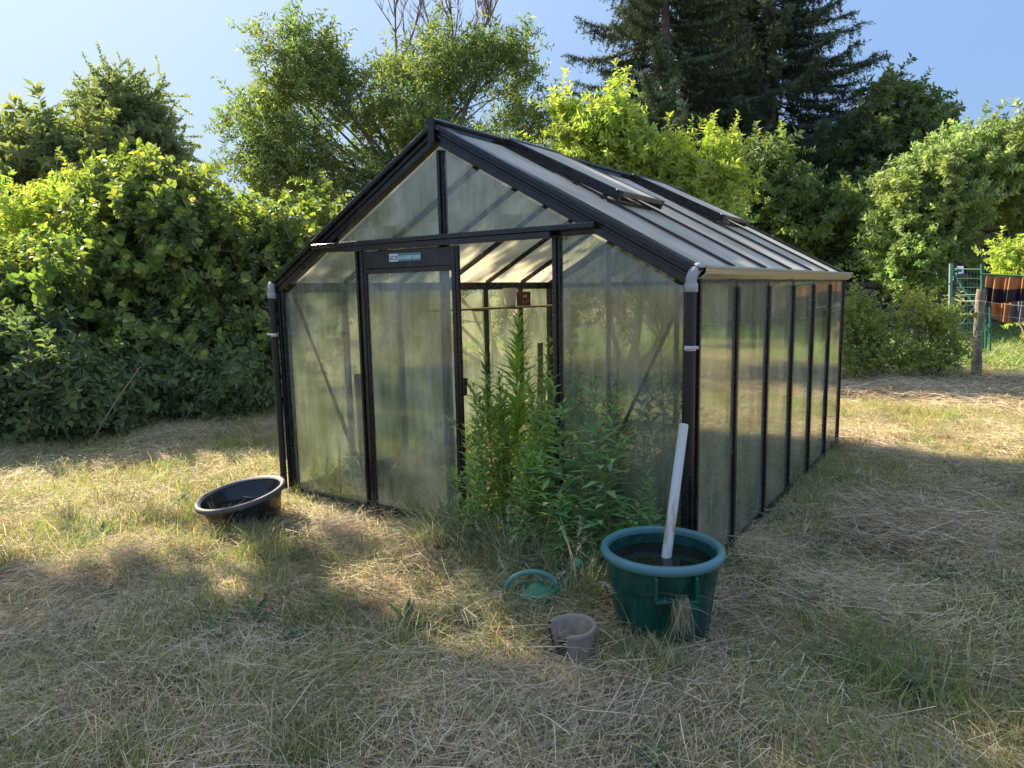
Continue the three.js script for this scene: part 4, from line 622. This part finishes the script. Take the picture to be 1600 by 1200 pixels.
// spruces
{
  const spray = (seed) => { const r = rng(seed), a = new Acc(), cols = [[3, [0.05, 0.08, 0.05]], [2, [0.066, 0.1, 0.055]], [1, [0.1, 0.13, 0.06]]]; for (let k = 0; k < 26; k++) { const u = r(), th = r() * 6.28, d = V(Math.cos(th) * 0.8, -0.25 + 0.9 * r(), Math.sin(th) * 0.35).normalize(), l = (0.1 + 0.16 * r()) * (1.15 - 0.6 * u), o = V(0, u * 0.62, 0), sd = V(-d.z, r() - 0.5, d.x).normalize(), c = tone(pick(r, cols), r).map((x) => x * 1.3), e = o.clone().addScaledVector(d, l).add(V(0, -0.3 * l, 0)); a.tri(o.clone().addScaledVector(sd, 0.024), o.clone().addScaledVector(sd, -0.024), e, c); } return a.geo(); };
  const SP = [spray(701), spray(702), spray(703)];
  const spruce = (px, depth, H, R, label, seed, y0) => {
    const b = ground(px, depth), t = thing('spruce_tree', label, 'tree', b.toArray()), r = rng(seed), g = [tube([V(0, -0.1, 0), V(0.05, H * 0.3, 0), V(0, H * 0.7, 0.05), V(0, H, 0)], [0.34, 0.27, 0.15, 0.02], 10)], lists = SP.map(() => []);
    for (let y = y0; y < H - 0.3; y += 0.3 + 0.14 * r()) {
      const n = 5 + Math.floor(r() * 3), a0 = r() * 6.28;
      for (let k = 0; k < n; k++) {
        const a = a0 + k / n * 6.28 + (r() - 0.5) * 0.5, u = y / H, len = R * Math.min(1, 1.5 * (1 - u) + 0.08) * (0.65 + 0.55 * r()), dir = V(Math.cos(a), 0, Math.sin(a));
        if (r() < 0.06) continue;
        const f = (s) => V(0, y, 0).addScaledVector(dir, s * len).add(V(0, len * (-0.42 * s + 0.3 * s * s * s), 0)), pts = []; for (let i = 0; i <= 6; i++) pts.push(f(i / 6)); g.push(tube(pts, [0.035, 0.03, 0.025, 0.02, 0.015, 0.01, 0.005], 4, false));
        const perp = V(-dir.z, 0, dir.x);
        for (let s = 0.22; s <= 1.02; s += 0.12 / len * (0.75 + 0.5 * r())) {
          const p = f(Math.min(1, s)), m = s > 0.9 ? 3 : 3;
          for (let j = 0; j < m; j++) { const hang = r() < 0.55, d = hang ? V((r() - 0.5) * 0.6, -1, (r() - 0.5) * 0.6).addScaledVector(dir, 0.25) : dir.clone().multiplyScalar(0.7 + 0.5 * r()).addScaledVector(perp, (r() - 0.5) * 2.2).add(V(0, -0.25 + 0.3 * r(), 0)); const q = new THREE.Quaternion().setFromUnitVectors(Y, d.normalize()).multiply(new THREE.Quaternion().setFromAxisAngle(Y, r() * 6.28)); const v = 0.75 + 0.5 * r(); lists[Math.floor(r() * 3)].push([M4(p, q, (0.75 + 0.6 * r()) * (0.7 + 0.4 * (1 - s))), new THREE.Color(v, v, v * (0.85 + 0.25 * r()))]); }
        }
      }
    }
    part('trunk', mergeGeometries(g), barkMat, t); SP.forEach((s, k) => instanced('crown', s, needleMat, lists[k], t));
  };
  spruce(1035, 28, 17.5, 4.9, 'dark spruce tree with open branches behind the bright shrub', 31, 4.2);
  spruce(1190, 30, 18.5, 5.4, 'broad dense spruce tree with drooping branches, darkest in the row', 32, 1.2);
  spruce(1115, 33, 18.5, 4.4, 'slender spruce tree standing back between the two large spruces', 33, 2.0);
}
{
  let b = ground(1390, 26);
  tree('oak_tree', 'tall dark green broadleaf tree beside the spruces', 'tree', null, b, { seed: 14, sprigs: S.mid, size: 1.25, limbs: 46, trunkR: 0.26, per: 9, tipR: 0.6, blobs: [B(1405, 205, 26, 1.3, 1.5, 1.3, 80, b), B(1375, 270, 26, 2.2, 1.8, 1.8, 90, b), B(1345, 350, 25, 2.4, 1.8, 1.8, 90, b), B(1440, 215, 26, 0.9, 0.5, 0.7, 14, b), B(1400, 340, 26, 2.0, 1.8, 1.8, 60, b)] });
  b = ground(1270, 21);
  tree('dark_shrub', 'dark tangled shrub under the spruces behind the greenhouse corner', 'shrub', null, b, { seed: 15, sprigs: S.mid, stems: 6, limbs: 30, trunkR: 0.06, per: 9, tipR: 0.5, blobs: [B(1200, 330, 20.5, 1.2, 2.0, 1.2, 90, b), B(1270, 400, 21, 1.8, 1.3, 1.3, 90, b), B(1360, 400, 22, 1.6, 1.3, 1.2, 70, b), B(1320, 340, 20, 0.5, 0.5, 0.5, 14, b)] });
  b = ground(1488, 17.5);
  tree('apple_tree', 'sunlit round apple tree with short trunk beyond the green gate', 'tree', null, b, { seed: 16, sprigs: S.apple, size: 0.9, limbs: 60, trunkR: 0.14, fork: 0.55, per: 10, tipR: 0.34, hue: 0.2, blobs: [B(1455, 330, 17.5, 1.1, 1.25, 1.2, 150, b), B(1520, 262, 17.5, 1.1, 0.7, 1.0, 80, b), B(1420, 390, 17.2, 0.7, 0.55, 0.7, 40, b), B(1565, 272, 18, 1.0, 0.75, 1.0, 60, b), B(1440, 300, 17.3, 0.7, 0.6, 0.7, 36, b), B(1430, 425, 17.0, 0.35, 0.35, 0.35, 12, b)] });
  b = ground(1640, 19.5);
  tree('apple_tree', 'shaded round tree crowding the apple tree over the stone ruin', 'tree', null, b, { seed: 17, sprigs: S.apple, size: 1, limbs: 40, trunkR: 0.16, fork: 0.5, per: 10, tipR: 0.4, blobs: [B(1640, 275, 19.5, 1.7, 1.3, 1.4, 110, b), B(1600, 290, 19.5, 1.0, 0.6, 0.9, 36, b)] });
  b = ground(1600, 13.5);
  tree('lilac_shrub', 'rounded fresh green shrub behind the brown and black cloth', 'shrub', null, b, { seed: 18, sprigs: S.bright, stems: 5, limbs: 20, trunkR: 0.03, per: 9, tipR: 0.2, size: 0.8, upw: 0.6, blobs: [B(1618, 415, 13.6, 0.6, 0.36, 0.5, 80, b), B(1640, 470, 13.8, 0.7, 0.5, 0.5, 50, b)] });
  b = ground(1350, 11.6);
  tree('rose_bush', 'green low rose bush beside the rear corner of the greenhouse', 'bush', null, b, { seed: 19, sprigs: S.rose, mat: leafMat, stems: 8, limbs: 26, trunkR: 0.011, per: 8, tipR: 0.16, hue: 0.15, shoots: 0.4, bark: twigMat, blobs: [B(1340, 510, 11.6, 0.3, 0.4, 0.4, 34, b), B(1375, 535, 11.5, 0.26, 0.3, 0.35, 22, b), B(1345, 560, 11.5, 0.4, 0.16, 0.35, 20, b), B(1335, 475, 11.8, 0.2, 0.22, 0.25, 8, b)] });
  b = ground(1440, 11.4);
  tree('rose_bush', 'sprawling yellowish rose bush with bare crooked stems before the gate', 'bush', null, b, { seed: 20, sprigs: S.rose, mat: leafMat, stems: 9, limbs: 44, trunkR: 0.014, per: 6, tipR: 0.17, hue: 0.25, shoots: 0.4, bark: twigMat, blobs: [B(1425, 488, 11.5, 0.2, 0.32, 0.3, 16, b), B(1455, 515, 11.4, 0.3, 0.25, 0.35, 18, b), B(1490, 500, 11.4, 0.3, 0.16, 0.35, 12, b), B(1430, 555, 11.3, 0.5, 0.14, 0.4, 24, b), B(1490, 555, 11.3, 0.3, 0.14, 0.3, 12, b)] });
  // trees beside the lawn, outside the frame: they throw the shade over the foreground
  const shade = (x, z, o) => tree('shade_tree', o.label, 'tree', null, V(x, groundY(x, z), z), o);
  shade(-8.0, 2.2, { label: 'tall broadleaf tree beside the nettles whose crown shades the lawn', seed: 21, sprigs: S.mid, size: 1.1, limbs: 50, trunkR: 0.2, fork: 0.6, per: 8, tipR: 0.5, blobs: [[V(0.2, 8.6, -1.1), 2.0, 1.9, 2.1, 66], [V(0.2, 8.0, 1.6), 2.2, 2.2, 2.2, 40], [V(-0.4, 5.4, 1.6), 2.0, 1.8, 1.5, 40], [V(0.6, 6.3, -1.0), 1.0, 0.5, 1.2, 12], [V(0.2, 8.7, -5.2), 1.1, 0.9, 2.0, 26], [V(0.1, 8.9, -3.2), 1.0, 0.8, 1.2, 10]] });
  shade(-7.5, 5.8, { label: 'broad leafy tree further along the hedge shading the hay', seed: 22, sprigs: S.mid, size: 1.1, limbs: 50, trunkR: 0.2, fork: 0.5, per: 8, tipR: 0.5, blobs: [[V(0, 5.8, 0), 2.2, 2.6, 2.3, 90], [V(0, 3.0, 0), 2.0, 1.6, 2.0, 70], [V(0, 8.6, 0.2), 1.8, 1.3, 2.0, 60]] });
}
console.log('trees done, leaves', bake.total);

// ---------------------------------------------------------------- fence corner, cloth, stone walls
{
  const r = rng(55);
  let b = at(1525, 585, 11.8); b.y = -0.1;
  const top = at(1533, 452, 11.8), pts = [], rad = []; for (let i = 0; i <= 10; i++) { const u = i / 10; pts.push(V(0, 0, 0).lerp(top.clone().sub(b), u).add(V((r() - 0.5) * 0.025, 0, (r() - 0.5) * 0.025))); rad.push(0.085 - 0.012 * u + (r() - 0.5) * 0.016); }
  const post = thing('fence_post', 'rough grey tree trunk fence post tied with wires', 'post', b.toArray()); part('trunk', tube(pts, rad, 11), barkMat, post);
  const wireM = std(0.45, 0.43, 0.4, 0.5);
  const wire = (a, c, sag, label) => { const m = a.clone().lerp(c, 0.5); m.y -= sag; single('fence_wire', tube(new THREE.QuadraticBezierCurve3(a, m, c).getPoints(10), 0.006, 4), wireM, label, 'wire', 'slack wires tied to the fence post'); };
  const wl = 'slack pale wire strung from the rough fence post';
  wire(at(1530, 470, 11.72), at(1640, 480, 11.6), 0.04, wl); wire(at(1530, 488, 11.72), at(1650, 500, 11.4), 0.06, wl); wire(at(1529, 470, 11.72), at(1492, 468, 12.8), 0.03, wl); wire(at(1529, 470, 11.72), at(1470, 545, 11.5), 0.05, wl); wire(at(1528, 490, 11.72), at(1400, 486, 12.6), 0.05, wl);
  // green gate frame
  const gm = std(0.015, 0.12, 0.08, 0.45), g0 = ground(1487, 14), gate = thing('green_gate', 'dark green tubular gate frame with diagonal brace and mesh', 'gate', g0.toArray());
  const L = (px, py, d) => at(px, py, d).sub(g0), rod = (n, a, c, rr, m = gm) => part(n, tube([a, c], rr, 8), m, gate);
  rod('post', L(1483, 575, 14), L(1486, 412, 14), 0.035, std(0.2, 0.32, 0.3, 0.4)); rod('post', L(1537, 575, 13.4), L(1535, 412, 13.4), 0.035);
  rod('brace', L(1490, 428, 14), L(1546, 512, 13.3), 0.022); rod('rail', L(1487, 462, 14), L(1537, 460, 13.4), 0.012); rod('rail', L(1487, 420, 14), L(1537, 421, 13.4), 0.012);
  rod('post', L(1540, 545, 13), L(1541, 470, 13), 0.02); rod('post', L(1547, 548, 12.9), L(1547, 474, 12.9), 0.02); rod('brace', L(1534, 500, 13), L(1546, 518, 12.9), 0.025);
  for (let k = 1; k < 10; k++) part('mesh_wire', tube([L(lerp(1487, 1537, k / 10), 421, lerp(14, 13.4, k / 10)), L(lerp(1486, 1537, k / 10), 545, lerp(14, 13.4, k / 10))], 0.0035, 4), gm, gate);
  for (let k = 0; k < 8; k++) part('mesh_wire', tube([L(1487, 435 + k * 14, 14), L(1537, 435 + k * 14, 13.4)], 0.0035, 4), gm, gate);
  // cloth hung over a rail
  const c0 = at(1541, 428, 12.9), c1 = at(1700, 436, 11.9), w = c0.distanceTo(c1), ux = c1.clone().sub(c0).normalize(), un = V().crossVectors(ux, Y).normalize(), c0g = V(c0.x, 0, c0.z);
  const cloth = thing('hung_cloth', 'brown and black striped cloth hung in folds over a rail', 'cloth', c0g.toArray());
  const sheet = (u0, u1, v0f, v1f, n, m) => { const pos = [], idx = [], N = 220, Mv = 14; for (let j = 0; j <= Mv; j++) for (let i = 0; i <= N; i++) { const u = lerp(u0, u1, i / N), v = lerp(v0f(u), v1f(u), j / Mv), fold = (0.04 * Math.sin(u * 58 + 2.5 * Math.sin(u * 13)) + 0.022 * Math.sin(u * 121 + v * 5 + 2 * Math.sin(u * 31))) * clamp(v * 3 + 0.25, 0, 1), p = ux.clone().multiplyScalar(u * w).add(V(0, c0.y - v - 0.03 * Math.sin(u * 9), 0)).addScaledVector(un, fold + n); pos.push(p.x, p.y, p.z); } for (let j = 0; j < Mv; j++) for (let i = 0; i < N; i++) { const a = j * (N + 1) + i, bb = a + N + 1; idx.push(a, bb, a + 1, bb, bb + 1, a + 1); } const g = new THREE.BufferGeometry(); g.setAttribute('position', new THREE.Float32BufferAttribute(pos, 3)); g.setIndex(idx); g.computeVertexNormals(); return part(m[0], g, m[1], cloth); };
  const brown = std(0.4, 0.17, 0.07, 0.9, { side: THREE.DoubleSide }), black = std(0.018, 0.018, 0.024, 0.75, { side: THREE.DoubleSide });
  sheet(0, 1, () => 0, () => 0.24, 0, ['brown_band', brown]); sheet(0, 1, () => 0.236, (u) => 0.56 + 0.22 * clamp((u - 0.16) * 5, 0, 1), 0.003, ['black_band', black]); sheet(0.1, 0.42, (u) => 0.5 - 0.1 * u, (u) => 0.84 - 0.5 * Math.abs(u - 0.27), 0.07, ['brown_fold', brown]); sheet(0.3, 0.42, () => 0.46, () => 0.84, 0.1, ['grey_fold', std(0.12, 0.12, 0.14, 0.9, { side: THREE.DoubleSide })]);
  part('rail', tube([V(0, c0.y - 0.01, 0).addScaledVector(ux, -0.1), V(0, c0.y - 0.01, 0).addScaledVector(ux, w + 0.2)], 0.018, 8), gm, cloth);
  for (const u of [0.01, 0.99]) part('support', tube([V(0, -0.1, 0).addScaledVector(ux, w * u).addScaledVector(un, -0.03), V(0, c0.y, 0).addScaledVector(ux, w * u).addScaledVector(un, -0.03)], 0.018, 8), gm, cloth);
  // dry stone wall under the trees and the ruined gable
  const sg = [1, 2, 3, 4].map((k) => { const g = new THREE.IcosahedronGeometry(0.5, 1), p = g.attributes.position; for (let i = 0; i < p.count; i++) { const n = 1 + 0.35 * noise.noise(p.getX(i) * 2.3 + k * 9, p.getY(i) * 2.3, p.getZ(i) * 2.3); p.setXYZ(i, clamp(p.getX(i) * n * 1.25, -0.52, 0.52), clamp(p.getY(i) * n * 1.3, -0.5, 0.5), clamp(p.getZ(i) * n * 1.3, -0.5, 0.5)); } g.deleteAttribute('uv'); g.computeVertexNormals(); return g; });
  const sm = [[0.2, 0.18, 0.16], [0.27, 0.24, 0.2], [0.15, 0.14, 0.13]].map((c) => std(...c, 0.95));
  const wallOf = (name, label, x0, x1, d0, d1, hgt, sw, shh, mats) => {
    const a = ground(x0, d0), c = ground(x1, d1), t = thing(name, label, 'wall', a.toArray()), len = a.distanceTo(c), ang = Math.atan2(-(c.z - a.z), c.x - a.x), dx = c.clone().sub(a).setY(0).normalize();
    const core = new THREE.BoxGeometry(len, hgt - 0.1, 0.3).translate(len / 2, (hgt - 0.1) / 2 - 0.05, 0); core.rotateY(ang); part('core', core, std(0.06, 0.055, 0.05, 1), t);
    for (let y = shh / 2, row = 0; y < hgt; y += shh * 0.93, row++) for (let x = (row % 2) * sw * 0.5; x < len; x += sw * (0.85 + 0.3 * r())) { const m = part('stone', sg[Math.floor(r() * 4)], mats[Math.floor(r() * mats.length)], t); m.position.copy(dx.clone().multiplyScalar(x)).add(V(0, y + (r() - 0.5) * 0.03, 0)); m.rotation.set(0, ang + (r() < 0.5 ? Math.PI : 0), (r() - 0.5) * 0.2); m.scale.set(sw * (0.9 + 0.25 * r()), shh * (0.95 + 0.2 * r()), 0.42 + 0.08 * r()); }
  };
  wallOf('stone_wall', 'low dark dry stone wall under the trees beyond the rose bushes', 1300, 1485, 20, 19.5, 1.65, 0.3, 0.19, sm);
  wallOf('stone_ruin', 'tall weathered brown stone gable standing behind the green gate', 1495, 1640, 23, 22, 3.5, 0.5, 0.28, [[0.3, 0.23, 0.15], [0.36, 0.28, 0.18], [0.24, 0.19, 0.13]].map((c) => std(...c, 0.95)));
  // fence, plank and chair on the far side of the lawn, mirrored in the side panes
  const f0 = V(6.2, 0, -24.5), f1 = V(17, 0, -17), fl = f0.distanceTo(f1), fd = f1.clone().sub(f0).normalize(), fa = Math.atan2(-fd.z, fd.x);
  const fence = thing('board_fence', 'brown vertical board fence across the lawn, mirrored in the side glass', 'fence', f0.toArray()), bm = [[0.42, 0.28, 0.15], [0.48, 0.33, 0.18], [0.36, 0.24, 0.13]].map((c) => std(...c, 0.9)), bg = new THREE.BoxGeometry(0.145, 2.3, 0.022);
  for (let x = 0.08; x < fl; x += 0.152) { const m = part('board', bg, bm[Math.floor(r() * 3)], fence); m.position.copy(fd).multiplyScalar(x).add(V(0, 1.12 + (r() - 0.5) * 0.05, 0)); m.rotation.y = fa; }
  for (const y of [0.5, 1.8]) { const m = part('rail', new THREE.BoxGeometry(fl, 0.1, 0.04).translate(fl / 2, 0, -0.034), bm[2], fence); m.position.y = y; m.rotation.y = fa; }
  const bench = thing('plank_bench', 'long pale plank bench in front of the board fence', 'bench', V(8.4, 0, -21.8).toArray()); bench.rotation.y = fa;
  part('seat', new THREE.BoxGeometry(4.2, 0.05, 0.3).translate(1.6, 0.45, 0), std(0.45, 0.33, 0.18, 0.8), bench); for (const x of [0.0, 1.6, 3.2]) part('leg', new THREE.BoxGeometry(0.08, 0.42, 0.26).translate(x, 0.21, 0), bm[2], bench);
  const ch = thing('garden_chair', 'lime green garden chair on the lawn, mirrored in the side glass', 'chair', [9.3, 0, -17.4]); ch.rotation.y = -2.6; const lime = std(0.42, 0.62, 0.04, 0.4);
  part('seat', new RoundedBoxGeometry(0.5, 0.05, 0.48, 2, 0.02).translate(0, 0.44, 0), lime, ch);
  part('backrest', tube([V(-0.23, 0.44, -0.22), V(-0.24, 0.75, -0.28), V(-0.16, 0.92, -0.31), V(0.16, 0.92, -0.31), V(0.24, 0.75, -0.28), V(0.23, 0.44, -0.22)], 0.025, 8), lime, ch);
  for (const x of [-0.12, 0, 0.12]) part('back_slat', new RoundedBoxGeometry(0.07, 0.46, 0.02, 1, 0.006).rotateX(-0.17).translate(x, 0.68, -0.27), lime, ch);
  for (const [x, z] of [[-0.22, 0.2], [0.22, 0.2], [-0.22, -0.2], [0.22, -0.2]]) part('leg', tube([V(x, 0.44, z), V(x * 1.1, 0, z * 1.1)], 0.02, 8), lime, ch);
}
renderer.render(scene, camera);
